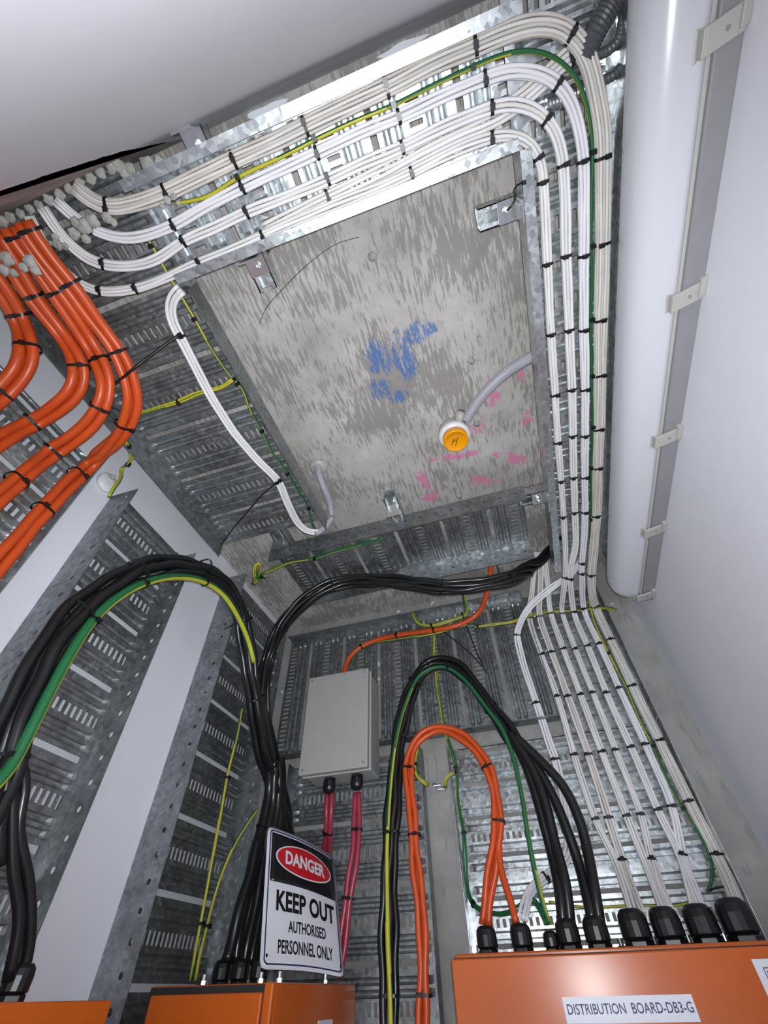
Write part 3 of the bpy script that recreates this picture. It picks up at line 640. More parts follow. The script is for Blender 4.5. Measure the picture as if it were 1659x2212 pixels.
for i, (lab, pts) in enumerate((
    ('leftmost black cable of the fan below the middle arch', [(1095, 1578), (1130, 1640), (1152, 1700), (1175, 1780), (1196, 1860), (1210, 1930), (1217, 1998)]),
    ('second black cable of the fan below the middle arch', [(1100, 1582), (1150, 1660), (1180, 1740), (1198, 1820), (1220, 1900), (1232, 1998)]),
    ('third black cable of the fan below the middle arch, crossing the others', [(1105, 1585), (1155, 1650), (1195, 1720), (1228, 1800), (1255, 1880), (1272, 1950), (1282, 1995)]),
    ('rightmost black cable of the fan, bowing out to the fifth gland', [(1110, 1588), (1165, 1640), (1215, 1695), (1250, 1765), (1270, 1840), (1284, 1920), (1296, 1995)]))):
    bundle('black_cable', lab, 'cable', [(a, b, 'y', 1.47 - .012 * (i % 2) if k < len(pts) - 2 else 1.44) for k, (a, b) in enumerate(pts)], 1, .0128, (), 1, [M_BK], seg=12)

def pk(label, pts, ties, n=2): return bundle('pink_cable_bundle', label, 'cables', pts, n, .0078, ties, 1, [M_PK], None, seg=10, wob=.2)
pk('left pair of pink cables below the grey junction box', [(a, b, 'y', 1.47) for a, b in [(712, 1715), (710, 1755)]] + [(708, 1800, 'y', 1.50)] + [(705, 1850, 'y', 1.55), (700, 1920, 'y', 1.565), (692, 1990, 'y', 1.565)], [(708, 1800)])
pk('right pair of pink cables below the grey junction box', [(a, b, 'y', 1.47) for a, b in [(771, 1712), (771, 1780), (768, 1840), (757, 1900), (748, 1970), (738, 2060), (728, 2110)]], [(769, 1797), (753, 1946)])

# loose ties
def loose(label, pts, r=.0018):
    P, NR = resolve(pts); pp, nn = smooth_path(P, NR, .01); F = frames(pp, nn); bm = bmesh.new(); tube(bm, pp, r, 6, F=F)
    c = pp[0]
    if r < .001: return tag(obj('hanging_wire', bm, M_TIE), label, 'wire')
    box(bm, c - Vector((.0035, .0035, .0035)), c + Vector((.0035, .0035, .0035)))
    return tag(obj('cable_tie', bm, M_TIE), label, 'cable tie')
loose('long untrimmed black tie from the white pair across the orange cables', [(388, 722, 'z', 1.02), (340, 757, 'z', .99), (290, 795, 'z', .95), (250, 828, 'z', .94), (215, 846, 'z', .94)], .0032)
loose('long thin black tie hanging from the white pair near the rear conduit', [(604, 1037, 'z', 1.02), (565, 1070, 'z', 1.02), (535, 1105, 'z', 1.03), (505, 1140, 'z', 1.04), (478, 1176, 'z', 1.05)], .0022)
loose('black tie tail between two orange cable bundles', [(205, 866, 'z', .95), (235, 876, 'z', .96), (268, 891, 'z', .97)], .002)
loose('black tie hanging on the strut bracket beside the right ceiling tray', [(1132, 394, 'z', 1.0), (1115, 398, 'z', 1.0), (1106, 415, 'z', .995), (1120, 432, 'z', 1.0), (1095, 455, 'z', 1.0)], .0018)
loose('short black tie end sticking out of the inner rail near the pink marks', [(1172, 856, 'z', 1.02), (1165, 868, 'z', 1.03), (1162, 880, 'z', 1.04)], .0018)
loose('thin black tie dangling in front of the upper back wall tray, left one', [(952, 1360, 'y', 1.48), (985, 1385, 'y', 1.49), (1015, 1410, 'y', 1.5), (1040, 1438, 'y', 1.51)], .002)
loose('thin black tie dangling in front of the upper back wall tray, right one', [(998, 1325, 'y', 1.48), (1015, 1370, 'y', 1.49), (1030, 1410, 'y', 1.5), (1052, 1455, 'y', 1.51)], .002)
loose('black tie hanging below the back ceiling tray round the black cables', [(1070, 1210, 'z', 1.04), (1078, 1235, 'z', 1.04), (1085, 1255, 'y', 1.33), (1089, 1270, 'y', 1.33)], .0018)
loose('black tie tail on the flange of the corner tray', [(518, 1345, 'x', -.82), (500, 1352, 'x', -.84), (485, 1359, 'x', -.88)], .0024)
loose('curled black tie beside the rightmost large gland', [(1530, 1925, 'y', 1.52), (1548, 1915, 'y', 1.51), (1570, 1916, 'y', 1.5)], .0022)
loose('thin wire arc hanging on the bare slab', [(775, 512, 'z', 1.195), (720, 530, 'z', 1.19), (660, 575, 'z', 1.18), (610, 625, 'z', 1.18), (575, 665, 'z', 1.19), (560, 700, 'z', 1.195)], .0007)

# ------------------------------------------------------------------ conduits, detector, plaster
def corrugated(label, pts, r, mt, pitch=.0055):
    P, NR = resolve(pts); pp, nn = smooth_path(P, NR, pitch / 2); F = frames(pp, nn); bm = bmesh.new(); seg = 16; R = []
    for i, (p, (T, s, n)) in enumerate(zip(pp, F)):
        rr_ = r * (1.0 if i % 2 else 0.90); R.append([bm.verts.new(p + (s * math.cos(6.28319 * k / seg) + n * math.sin(6.28319 * k / seg)) * rr_) for k in range(seg)])
    for a, b in zip(R, R[1:]):
        for k in range(seg): bm.faces.new((a[k], a[(k + 1) % seg], b[(k + 1) % seg], b[k]))
    bm.faces.new(R[0]); bm.faces.new(R[-1])
    return tag(obj('flexible_conduit', bm, mt), label, 'conduit')
corrugated('grey corrugated conduit from the orange-capped ceiling fitting to the right tray', [(1008, 905, 'z', 1.165), (1030, 870, 'z', 1.155), (1060, 835, 'z', 1.14), (1100, 800, 'z', 1.12), (1160, 765, 'z', 1.10), (1190, 755, 'z', 1.09)], .0155, M_COND)
corrugated('short grey corrugated conduit hanging from the round rose behind the left tray rail', [(686, 1008, 'z', 1.185), (690, 1028, 'z', 1.15), (700, 1055, 'z', 1.13), (712, 1085, 'z', 1.13), (716, 1110, 'z', 1.12)], .011, M_COND)
corrugated('short grey corrugated conduit end where the white pair enters', [(716, 1120, 'z', 1.10), (705, 1135, 'z', 1.07), (690, 1148, 'z', 1.04), (680, 1152, 'z', 1.03)], .0105, M_COND)
corrugated('dark thick corrugated conduit coming down at the top right corner of the tray', [(1345, -40, 'z', 1.045), (1315, 15, 'z', 1.04), (1285, 70, 'z', 1.035), (1262, 120, 'z', 1.04)], .019, M_DCON)
corrugated('thin dark conduit hooking round near the top right corner of the tray', [(1350, 20, 'z', 1.04), (1335, 85, 'z', 1.035), (1312, 110, 'z', 1.035), (1280, 122, 'z', 1.04)], .008, M_DCON)
corrugated('second thin dark conduit below the hooked one at the top right', [(1345, 140, 'z', 1.04), (1322, 165, 'z', 1.035), (1290, 178, 'z', 1.04)], .008, M_DCON)
corrugated('silver flexible conduit stub behind the ceiling bend', [(1262, 195, 'z', 1.055), (1220, 215, 'z', 1.05), (1180, 230, 'z', 1.05)], .012, M_ZINC)

p = at(981, 938, 'z', 1.17)
t = thing('ceiling_indicator', 'white round ceiling fitting with an orange cap marked H', 'ceiling fitting', p)
bm = bmesh.new(); lathe(bm, (p.x, p.y, SZ), (0, 0, -1), [(.044, 0), (.046, .006), (.046, .026), (.043, .030)], 40); obj('junction_base', bm, M_CLIP, t, True, .001)
bm = bmesh.new(); d = (Vector((p.x + .024, p.y - .035, 0))); cyl(bm, (p.x + .022, p.y - .032, SZ - .018), (.45, -.85, 0), .017, .015, .035, 20); obj('spout', bm, M_CLIP, t, True)
bm = bmesh.new(); lathe(bm, (p.x, p.y, SZ - .029), (0, 0, -1), [(.047, 0), (.049, .004), (.049, .014), (.045, .020), (.02, .021)], 48); obj('white_body', bm, M_WPL, t, True)
bm = bmesh.new(); lathe(bm, (p.x, p.y, SZ - .048), (0, 0, -1), [(.039, 0), (.039, .020), (.036, .024), (.034, .024), (.033, .022), (.005, .022)], 48); cap = obj('orange_cap', bm, M_AMB, t, True)
bm = bmesh.new(); zc = SZ - .0715
for (x0, y0, x1, y1) in ((-.0150, .011, -.0035, -.012), (-.0040, .014, .0095, -.014), (-.0085, -.001, .003, -.0045), (.0085, .0105, .0105, .0105)):
    a = Vector((p.x + x0, p.y + y0, zc)); b = Vector((p.x + x1, p.y + y1, zc)); dd = (b - a).normalized(); s = Vector((-dd.y, dd.x, 0)) * .0009
    q = [bm.verts.new(v_) for v_ in (a - s, a + s, b + s, b - s)]; f_ = bm.faces.new(q)
obj('handwritten_mark', bm, M_BLK, t, solid=.0006)
p2 = at(688, 1012, 'z', 1.19)
bm = bmesh.new(); lathe(bm, (p2.x, p2.y, SZ), (0, 0, -1), [(.030, 0), (.031, .003), (.028, .010), (.010, .012)], 32)
tag(obj('conduit_rose', bm, M_CLIP, smooth=True), 'small beige round conduit rose on the slab beside the left tray rail', 'conduit rose')
# slab bolts / plaster dabs on the slab
for k, (px, py, lb) in enumerate(((805, 555, 'small plaster dab with a screw on the bare slab near its top'), (1018, 780, 'round screw anchor in the slab between the blue marks and the grey conduit'), (1030, 915, 'silvery anchor in the slab right of the orange-capped fitting'), (992, 1072, 'round anchor dab on the slab above the back tray rail'))):
    q = at(px, py, 'z', SZ); bm = bmesh.new(); lathe(bm, (q.x, q.y, SZ), (0, 0, -1), [(.011, 0), (.010, .003), (.005, .005), (.004, .008)], 14)
    for v_ in bm.verts: v_.co.x += random.uniform(-.0015, .0015); v_.co.y += random.uniform(-.0015, .0015)
    tag(obj('slab_anchor', bm, M_PLAST, smooth=True), lb, 'anchor')
def splat(label, pts, r, ax='z', v=1.02):
    bm = bmesh.new()
    for (px, py, k) in pts:
        q = at(px, py, ax, v); b2 = bmesh.new(); bmesh.ops.create_icosphere(b2, subdivisions=3, radius=r * k)
        ph = [random.uniform(0, 6) for _ in range(6)]
        for vv in b2.verts:
            d = vv.co.normalized(); f_ = 1 + .16 * math.sin(d.x * 3 + ph[0]) * math.sin(d.y * 4 + ph[1]) + .09 * math.sin(d.z * 5 + ph[2] + d.x * 4) + .05 * math.sin(d.y * 9 + ph[3])
            vv.co = d * r * .80 * k * f_; vv.co.z *= .5; vv.co += q
        me = bpy.data.meshes.new('tmp'); b2.to_mesh(me); b2.free(); bm.from_mesh(me); bpy.data.meshes.remove(me)
    return tag(obj('plaster_splatter', bm, M_PLAST, smooth=True), label, 'plaster')
splat('lumpy plaster splatter stuck on the second white bundle at the top left', [(180, 490, 1.3), (160, 505, 1), (200, 478, 1.1), (230, 470, .9), (245, 480, .7), (165, 480, .9), (185, 515, .8)], .014)
splat('plaster splatter between the third and innermost white bundles', [(118, 512, .8), (125, 530, 1), (140, 532, .7), (110, 525, .5)], .012)
splat('round plaster lump on the outer rail at the top left', [(320, 358, 1.2), (312, 350, .8), (280, 365, .9), (270, 375, .8), (345, 350, .8)], .014, v=1.03)
splat('plaster crumbs stuck on the green and white cables near the left end of the bend', [(362, 432, 1), (375, 425, .8), (350, 445, .7), (385, 438, .6)], .009)
splat('grey plaster stuck on the thick orange cables', [(65, 565, 1), (78, 585, .8), (50, 578, .7), (15, 560, 1.1), (8, 585, .9), (30, 590, .7)], .015, v=.945)
splat('rough plaster rim where the cables pass through the header, left part', [(5, 478, 1.1), (22, 470, 1), (45, 462, .9), (65, 452, .9), (85, 444, .9), (105, 432, 1)], .012, v=1.03)
splat('rough plaster rim where the cables pass through the header, right part', [(128, 420, 1), (150, 408, 1), (172, 396, 1), (195, 384, 1), (218, 374, 1), (240, 362, 1.1), (258, 358, 1.2)], .012, v=1.03)
splat('white plaster crumb at the top of the left wall strip', [(243, 1030, 1.0)], .012, 'x', -.975)
def smear(label, x, y, a_, b_):
    bm = bmesh.new(); K_ = 40; ph = [random.uniform(0, 6) for _ in range(3)]
    def rg(z, k2): return [bm.verts.new((x + a_ * k2 * math.cos(t_) * (1 + .18 * math.sin(3 * t_ + ph[0]) + .08 * math.sin(7 * t_ + ph[1])), y + b_ * k2 * math.sin(t_) * (1 + .2 * math.sin(4 * t_ + ph[2])), z)) for t_ in [6.28319 * i / K_ for i in range(K_)]]
    r1, r2 = rg(SZ + .0005, 1), rg(SZ - .0015, .93)
    for i in range(K_): bm.faces.new((r1[i], r1[(i + 1) % K_], r2[(i + 1) % K_], r2[i]))
    bm.faces.new(r2); bm.faces.new(r1)
    return tag(obj('plaster_smear', bm, M_PAINT), label, 'plaster')
smear('white plaster smear on the slab edge above the outer tray rail, left one', -.20, -.088, .045, .008)
smear('white plaster smear on the slab edge above the outer tray rail, right one', .09, -.088, .05, .007)

# ------------------------------------------------------------------ round white knockout cap on wall strip
q = at(233, 1042, 'x', -.99); bm = bmesh.new(); lathe(bm, (-1.0, q.y, q.z), (1, 0, 0), [(.03, 0), (.03, .012), (.027, .016), (.01, .017)], 28)
tag(obj('blanking_cap', bm, M_WPL, smooth=True), 'round white cap on the left wall strip below the orange cables', 'cap')

# ------------------------------------------------------------------ light fitting on the right wall
y0, y1 = -.097, 1.40
t = thing('batten_light', 'long weatherproof fluorescent batten, unlit, with frosted cover and beige clips', 'light', (RW - .05, .65, .86))
bm = bmesh.new()
prof = [(RW, .862), (RW - .034, .866), (RW - .038, .875), (RW - .038, .985), (RW - .034, .993), (RW, .995)]
a = [bm.verts.new((x, y0, z)) for x, z in prof]; b = [bm.verts.new((x, y1, z)) for x, z in prof]
bm.faces.new(a); bm.faces.new(b[::-1])
for i in range(len(prof)): bm.faces.new((a[i], a[(i + 1) % len(prof)], b[(i + 1) % len(prof)], b[i]))
obj('housing', bm, M_BODY, t, bevel=.002)
bm = bmesh.new(); box(bm, (RW - .044, y0, .866), (RW - .038, y1 + .004, .874)); box(bm, (RW - .044, y0, .984), (RW - .038, y1 + .004, .992)); obj('gasket_rim', bm, M_CLIP, t, bevel=.001)
bm = bmesh.new(); K = 40; xb_ = RW - .041; rings = []
def arc(y, s):
    out = []
    for k in range(K + 1):
        a_ = math.pi * k / K; rr_ = 1.0 + (.006 if k % 2 else 0)
        cs = abs(math.cos(a_)) ** .8 * (1 if math.cos(a_) > 0 else -1); sn = abs(math.sin(a_)) ** .75
        out.append(bm.verts.new((xb_ - (.077 * rr_ * sn) * s, y, .929 - .059 * cs * rr_ * (0.35 + .65 * s if s < 1 else 1))))
    return out
ys = [(y0, 1)] + [(y0 + (y1 - .06 - y0) * i / 20, 1) for i in range(1, 21)] + [(y1 - .06 + .06 * math.sin(a_), math.cos(a_) ** .6 if a_ < 1.57 else .0) for a_ in [.2, .4, .6, .8, 1.0, 1.2, 1.35, 1.45, 1.54]]
for y_, s_ in ys: rings.append(arc(y_, s_))
for a_, b_ in zip(rings, rings[1:]):
    for k in range(K):
        f_ = bm.faces.new((a_[k], a_[k + 1], b_[k + 1], b_[k])); f_.smooth = True
obj('diffuser', bm, M_DIFF, t, solid=.0022)
for i, cy in enumerate((.05, .402, .725, 1.045, 1.362)):
    bm = bmesh.new(); box(bm, (RW - .052, cy - .016, .856), (RW - .002, cy + .016, .862)); box(bm, (RW - .056, cy - .016, .856), (RW - .051, cy + .016, .882)); box(bm, (RW - .012, cy - .024, .852), (RW - .001, cy + .010, .868))
    cyl(bm, (RW - .058, cy + .018, .872), (0, -1, 0), .004, .004, .036, 10)
    for v_ in bm.verts: v_.co.y += (RW - v_.co.x - .02) * .25
    c = obj('clip', bm, M_CLIP, t, bevel=.0012)
    bm = bmesh.new(); cyl(bm, (RW - .026, cy + .002, .857), (0, 0, -1), .0035, .0035, .0015, 12); obj('clip_hole', bm, M_BODY, c)

# ------------------------------------------------------------------ grey junction box
bx0, bx1, by0, bz0, bz1 = -.727, -.492, 1.395, .475, .803
t = thing('junction_box', 'light grey plastic junction box on the back wall with pink cables below', 'junction box', ((bx0 + bx1) / 2, 1.46, bz0))
obj('box_body', B((bx0 + .004, by0 + .035, bz0 + .003), (bx1 - .002, 1.53, bz1 - .003)), M_GREY, t, bevel=.006)
obj('cover_rim', B((bx0 + .002, by0 + .028, bz0 - .001), (bx1 + .002, by0 + .036, bz1 + .001)), M_CLIP, t, bevel=.003)
ld = obj('lid', B((bx0, by0, bz0), (bx1, by0 + .022, bz1)), M_GREY, t, bevel=.004)
obj('lid_side', B((bx0 + .003, by0 + .02, bz0 + .003), (bx1 - .003, by0 + .03, bz1 - .003)), M_BODY, t)
for x_ in (bx0 + .014, bx1 - .014):
    for z_ in (bz0 + .014, bz1 - .014):
        bm = bmesh.new(); cyl(bm, (x_, by0 + .001, z_), (0, -1, 0), .0052, .0048, .0016, 18); box(bm, (x_ - .0042, by0 - .0012, z_ - .0006), (x_ + .0042, by0 - .0005, z_ + .0006)); obj('screw', bm, M_BODY, ld)
def gland(label, x, y, z, s, up=1, mt=M_TIE, group=None):
    t_ = thing('cable_gland', label, 'cable gland', (x, y, z), group)
    ax = (0, 0, up)
    bm = bmesh.new(); lathe(bm, (x, y, z), ax, [(.95 * s, 0), (.95 * s, .35 * s), (.80 * s, .45 * s)], 6, rot=.4); obj('hex_base', bm, mt, t_, bevel=s * .04)
    bm = bmesh.new(); lathe(bm, (x, y, z + up * .42 * s), ax, [(.80 * s, 0), (.98 * s, .1 * s), (.98 * s, .95 * s), (.90 * s, 1.35 * s), (.70 * s, 1.58 * s), (.55 * s, 1.64 * s)], 16, rot=.2)
    obj('dome_nut', bm, mt, t_, bevel=s * .03)
    return t_
g1 = at(712, 1690, 'y', 1.465); g2 = at(771, 1683, 'y', 1.465)
gland('black gland on the left underside of the grey junction box', g1.x, g1.y, bz0 + .004, .0205, -1)
gland('black gland on the right underside of the grey junction box', g2.x, g2.y, bz0 + .004, .0205, -1)

# ------------------------------------------------------------------ text helper
def text_bm(s, width, height, bold=0.0, res=3):
    cu = bpy.data.curves.new('t', 'FONT'); cu.body = s; cu.size = 1; cu.offset = bold; cu.resolution_u = res
    o = bpy.data.objects.new('t', cu); COL.objects.link(o); dg = bpy.context.evaluated_depsgraph_get(); me = bpy.data.meshes.new_from_object(o.evaluated_get(dg))
    xs = [v_.co.x for v_ in me.vertices]; ys_ = [v_.co.y for v_ in me.vertices]; x0, x1, y0_, y1_ = min(xs), max(xs), min(ys_), max(ys_)
    bm = bmesh.new(); bm.from_mesh(me)
    for v_ in bm.verts: v_.co = Vector(((v_.co.x - x0) / (x1 - x0) * width, (v_.co.y - y0_) / (y1_ - y0_) * height, 0))
    bpy.data.objects.remove(o); bpy.data.curves.remove(cu); bpy.data.meshes.remove(me)
    return bm

# ------------------------------------------------------------------ orange boards
def board(label, a, b):
    t_ = thing('distribution_board', label, 'switchboard', ((a[0] + b[0]) / 2, (a[1] + b[1]) / 2, a[2])); return t_
# right board (labelled)
zt_ = .058; yf = 1.30; xl, xr = -.266, .470
t = board('large orange distribution board at bottom right, labelled DB3-G', (xl, yf, -1.0), (xr, 1.58, zt_))
obj('enclosure', B((xl + .006, yf + .018, -1.0), (xr, 1.585, zt_)), M_ORB, t, bevel=.003)
dr = obj('door', B((xl, yf, -.95), (xr, yf + .016, zt_ - .008)), M_ORB, t, bevel=.0025)
obj('gasket', B((xl + .004, yf + .0145, -.95), (xr - .004, yf + .0195, zt_ - .006)), M_BLK, t)
lx0, lx1 = -.043 * yf, .1335 * yf; lz0, lz1 = -.031 * yf, -.0055 * yf
lb = obj('name_label', B((lx0, yf - .0012, lz0), (lx1, yf, lz1)), M_LAB, dr)
bm = text_bm('DISTRIBUTION  BOARD-DB3-G', (lx1 - lx0) * .955, .0135, .008)
for v_ in bm.verts: v_.co = Vector((lx0 + (lx1 - lx0) * .025 + v_.co.x, yf - .0018, (lz0 + lz1) / 2 - .0058 + v_.co.y))
obj('lettering', bm, M_INK, lb)
r0 = at(1622, 2072, 'y', yf)
rl = obj('corner_label', B((r0.x, yf - .0012, r0.z - .11), (r0.x + .10, yf, r0.z)), M_LAB, dr)
c0 = at(1648, 2092, 'y', yf)
bm = bmesh.new()
for (a0, a1, b0, b1) in ((0, .06, 0, .0012), (0, .06, -.016, -.0148), (0, .0012, -.016, 0), (.004, .0055, -.013, -.003), (.009, .0105, -.013, -.003), (.0, .03, -.022, -.0205), (.002, .035, -.026, -.0248)):
    box(bm, (c0.x + a0, yf - .0018, c0.z + b0), (c0.x + a1, yf - .0011, c0.z + b1))
obj('printed_marks', bm, M_INK, rl)
GL = [((1052, 2030), .0235, 'first small black gland on the right board, taking two orange cables'), ((1127, 2028), .024, 'second black gland, taking one orange and one white cable'), ((1190, 2028), .0165, 'smallest black gland, taking the earth wires'), ((1229, 2026), .0255, 'black gland taking the left pair of black cables'), ((1291, 2023), .0265, 'black gland taking the right pair of black cables'),
      ((1378, 2022), .0310, 'large black gland with the first white bundle, nearest the black cables'), ((1450, 2020), .0310, 'large black gland with the second white bundle'), ((1528, 2018), .0315, 'large black gland with the third white bundle'), ((1608, 2014), .0345, 'largest black gland at the right end of the board')]
for (px, py), s, lab in GL:
    q = at(px, py, 'y', 1.41); gland(lab, q.x, 1.41 + (.0 if s < .03 else .012), zt_, s, 1, group='black glands on the right board')
for k, (px, lab) in enumerate(((1030, 'zinc bolt left of the first gland'), (1340, 'grey rounded stud between the small and large glands'), (1415, 'zinc bolt between the first two large glands'), (1490, 'zinc bolt between the second and third large glands'), (1570, 'zinc bolt before the last large gland'))):
    q = at(px, 2030, 'y', 1.44); bm = bmesh.new(); cyl(bm, (q.x, 1.45, zt_), (0, 0, 1), .009, .009, .007, 6); cyl(bm, (q.x, 1.45, zt_ + .007), (0, 0, 1), .005, .005, .012, 12)
    tag(obj('board_bolt', bm, M_ZINC), lab, 'bolt')

# middle board
zm = .030; mx0, mx1, my0, my1 = -.845, -.565, 1.085, 1.55
zm_ = .022
t = board('middle orange board under the danger sign', (mx0, my0, -1.0), (mx1, my1, zm_))
obj('enclosure', B((mx0, my0 + .012, -1.0), (mx1, my1 - .02, zm_)), M_ORB, t, bevel=.003)
obj('door', B((mx0 + .012, my0, -.95), (mx1 - .022, my0 + .013, zm_ - .012)), M_ORB, t, bevel=.003)
obj('seal_and_gap_shade', B((mx0 + .004, my0 + .006, -.95), (mx1 - .012, my0 + .013, zm_ - .002)), M_BLK, t)  # black strip: door gasket plus the shadow gap above it, put in as colour
obj('edge_strip', B((mx1 - .018, my0 - .002, -.95), (mx1 + .0005, my0 + .013, zm_ + .0005)), M_ORB, t, bevel=.003)
q = at(705, 2203, 'x', mx1); obj('side_label', B((mx1, q.y - .045, q.z - .05), (mx1 + .001, q.y + .035, q.z)), M_LAB, t)
for k, (px, py, s, lab) in enumerate(((480, 2095, .021, 'black gland nearest the left on the middle board'), (520, 2093, .021, 'black gland next along on the middle board, left of the danger sign'), (560, 2100, .021, 'black gland half hidden behind the danger sign'))):
    q = at(px, py, 'y', 1.30); gland(lab, q.x, q.y, zm_, s)
for px, lab in ((443, 'zinc bolt at the left end of the middle board'), (565, 'zinc bolt below the lower left of the danger sign'), (608, 'tilted zinc bolt under the danger sign'), (725, 'zinc bolt in front of the lower right of the danger sign')):
    yy = 1.13 if px < 620 else 1.36; q = at(px, 2105, 'y', yy); q.x = min(q.x, mx1 - .012)
    bm = bmesh.new(); cyl(bm, (q.x, q.y, zm_), (0, 0, 1), .007, .007, .006, 6); cyl(bm, (q.x, q.y, zm_ + .006), (0, 0, 1), .004, .004, .009, 12); tag(obj('board_bolt', bm, M_ZINC), lab, 'bolt')
# left board
t = board('small orange board at the bottom left corner of the photo', (-.95, .42, -1.0), (-.70, .822, .004))
obj('enclosure', B((-.95, .40, -1.0), (-.712, .815, .004)), M_ORB, t, bevel=.003)
bm = bmesh.new(); box(bm, (-.712, .40, -.022), (-.698, .822, .004)); box(bm, (-.712, .800, -.9), (-.698, .822, -.0225)); obj('door_frame', bm, M_ORB, t, bevel=.002)
obj('door', B((-.712, .40, -.9), (-.704, .79, -.026)), M_ORB, t)
obj('door_label', B((-.704, .60, -.10), (-.7025, .770, -.027)), M_LAB, t)
q = at(30, 2140, 'x', -.79); gland('large black gland on the small left board', q.x, q.y, .004, .019)

# ------------------------------------------------------------------ danger sign
Pn = [Vector(v_) for v_ in ((-.77, 1.335, .321), (-.644, 1.52, .295), (-.557, 1.423, .025), (-.683, 1.238, .051))]
px4 = [(579, 1784), (721, 1852), (743, 2112), (560, 2094)]
C4 = []
for v_, (px, py) in zip(Pn, px4):
    d = ray(px, py); dep = [RM[0][2] * v_.x + RM[1][2] * v_.y + RM[2][2] * v_.z][0]; C4.append(d * dep)
TL, TR, BR, BL = C4
nsg = (TR - TL).cross(BL - TL).normalized(); nsg = nsg if nsg.x > 0 else -nsg
def sg(u, v_, h=0.0):
    p_ = TL * (1 - u) * (1 - v_) + TR * u * (1 - v_) + BR * u * v_ + BL * (1 - u) * v_
    return p_ + nsg * (h + .010 * math.sin(math.pi * u))
t = thing('danger_sign', 'danger keep out sign leaning on the middle orange board', 'sign', (BR + BL) / 2)
def rr_grid(u0, u1, v0, v1, h, thick, mt, name, parent, rad=.05, nu=14, nv_=14):
    bm = bmesh.new(); G = []
    for j in range(nv_ + 1):
        row = []
        for i in range(nu + 1):
            row.append(bm.verts.new(sg(u0 + (u1 - u0) * i / nu, v0 + (v1 - v0) * j / nv_, h)))
        G.append(row)
    for j in range(nv_):
        for i in range(nu): bm.faces.new((G[j][i], G[j][i + 1], G[j + 1][i + 1], G[j + 1][i])).smooth = True
    return obj(name, bm, mt, parent, solid=thick)
def ring_outline(u0, u1, v0, v1, w_, h, rad=.045):
    def rrp(a0, a1, b0, b1, r_):
        o = []
        for cx, cy, s0 in ((a1 - r_, b0 + r_ * .75, -90), (a1 - r_, b1 - r_ * .75, 0), (a0 + r_, b1 - r_ * .75, 90), (a0 + r_, b0 + r_ * .75, 180)):
            for k in range(6):
                a_ = math.radians(s0 + 90 * k / 5); o.append((cx + r_ * math.cos(a_), cy + r_ * .75 * math.sin(a_)))
        # densify
        out = []
        for i in range(len(o)):
            p_, q_ = o[i], o[(i + 1) % len(o)]
            n_ = max(1, int(max(abs(p_[0] - q_[0]), abs(p_[1] - q_[1])) / .06))
            for k in range(n_): out.append((p_[0] + (q_[0] - p_[0]) * k / n_, p_[1] + (q_[1] - p_[1]) * k / n_))
        return out
    A = rrp(u0, u1, v0, v1, rad); Bp = rrp(u0 + w_, u1 - w_, v0 + w_ * .75, v1 - w_ * .75, rad * .8)
    if len(A) != len(Bp):
        Bp = [(u0 + w_ + (a_[0] - u0) / (u1 - u0) * (u1 - u0 - 2 * w_), v0 + w_ * .75 + (a_[1] - v0) / (v1 - v0) * (v1 - v0 - 1.5 * w_)) for a_ in A]
    bm = bmesh.new(); a_ = [bm.verts.new(sg(u, v_, h)) for u, v_ in A]; b_ = [bm.verts.new(sg(u, v_, h)) for u, v_ in Bp]
    for i in range(len(a_)): bm.faces.new((a_[i], a_[(i + 1) % len(a_)], b_[(i + 1) % len(b_)], b_[i]))
    return bm
# panel with rounded corners
bm = bmesh.new(); nu = 16; G = []
for j in range(21):
    row = []
    for i in range(nu + 1):
        u, v_ = i / nu, j / 20; r_ = .05; rv = r_ * .75
        du = max(r_ - u, u - (1 - r_), 0) / r_; dv = max(rv - v_, v_ - (1 - rv), 0) / rv
        if du > 0 and dv > 0:
            k = max(1, math.hypot(du, dv)); u = (r_ - du / k * r_) if u < .5 else (1 - r_ + du / k * r_); v_ = (rv - dv / k * rv) if v_ < .5 else (1 - rv + dv / k * rv)
        row.append(bm.verts.new(sg(u, v_, 0)))
    G.append(row)
for j in range(20):
    for i in range(nu): bm.faces.new((G[j][i], G[j][i + 1], G[j + 1][i + 1], G[j + 1][i])).smooth = True
pn = obj('sign_panel', bm, M_SW, t, solid=.0022)
obj('border_line', ring_outline(.03, .97, .022, .978, .014, .0022), M_INK, t)
rr_grid(.055, .953, .045, .437, .0020, .0004, M_SB, 'black_field', t)
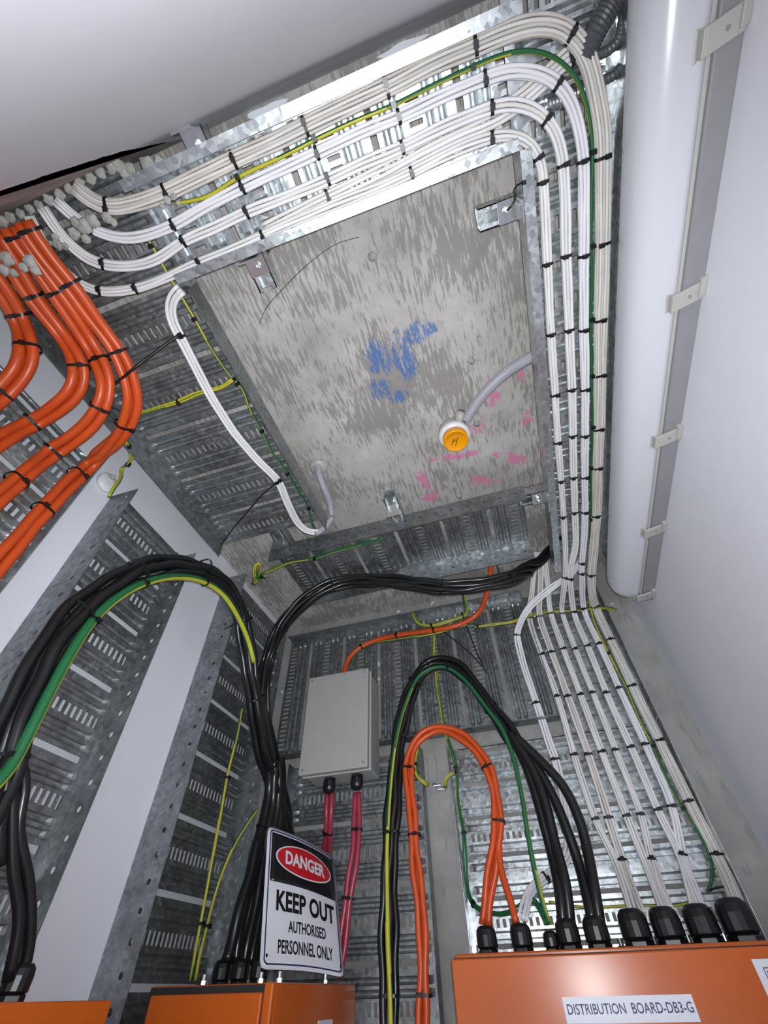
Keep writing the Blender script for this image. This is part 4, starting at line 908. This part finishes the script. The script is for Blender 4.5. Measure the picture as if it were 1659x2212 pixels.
def ell(cu, cv, ru, rv, h, rot=0.0):
    bm = bmesh.new(); K_ = 48; c = bm.verts.new(sg(cu, cv, h)); R1 = [bm.verts.new(sg(cu + ru * .5 * math.cos(6.28319 * k / K_), cv + rv * .5 * math.sin(6.28319 * k / K_), h)) for k in range(K_)]; R2 = [bm.verts.new(sg(cu + ru * math.cos(6.28319 * k / K_), cv + rv * math.sin(6.28319 * k / K_), h)) for k in range(K_)]
    for k in range(K_): bm.faces.new((c, R1[k], R1[(k + 1) % K_])); bm.faces.new((R1[k], R2[k], R2[(k + 1) % K_], R1[(k + 1) % K_]))
    return bm
el = obj('white_oval', ell(.507, .230, .397, .132, .0030), M_SW, t)
el2 = obj('red_oval', ell(.507, .230, .378, .121, .0036), M_SR, t)
def stext(s, u0, u1, v0, v1, mt, bold, h=.0044):
    bm = text_bm(s, u1 - u0, v1 - v0, bold)
    for v_ in bm.verts: v_.co = sg(u0 + v_.co.x, v1 - v_.co.y, h)
    return obj('lettering', bm, mt, t)
stext('DANGER', .232, .795, .170, .285, M_SW, .035)
stext('KEEP OUT', .139, .915, .492, .642, M_SB, .034, .0026)
stext('AUTHORISED', .285, .768, .694, .776, M_SB, .022, .0026)
stext('PERSONNEL ONLY', .174, .852, .824, .912, M_SB, .022, .0026)
for u, v_ in ((.06, .925), (.955, .935)):
    obj('fixing_hole', ell(u, v_, .011, .012, .0028), M_SB, t)
loose('black tie holding the top left corner of the danger sign to the black cables', [(600, 1793, 'x', -.765), (590, 1786, 'x', -.76), (572, 1800, 'x', -.785), (545, 1817, 'x', -.80)], .0022)
for px, v_, lab in ((940, 1697, 'zinc bolt on the left flange of the bare concrete strip'), (958, 1704, 'zinc bolt on the right flange of the bare concrete strip')):
    q = at(px, v_, 'y', 1.54); bm = bmesh.new(); s = -1 if px < 950 else 1
    cyl(bm, q, (s * -1, 0, 0), .0045, .0045, .018, 12); cyl(bm, q + Vector((s * .006, 0, 0)), (-s, 0, 0), .008, .008, .006, 6); tag(obj('flange_bolt', bm, M_ZINC), lab, 'bolt')
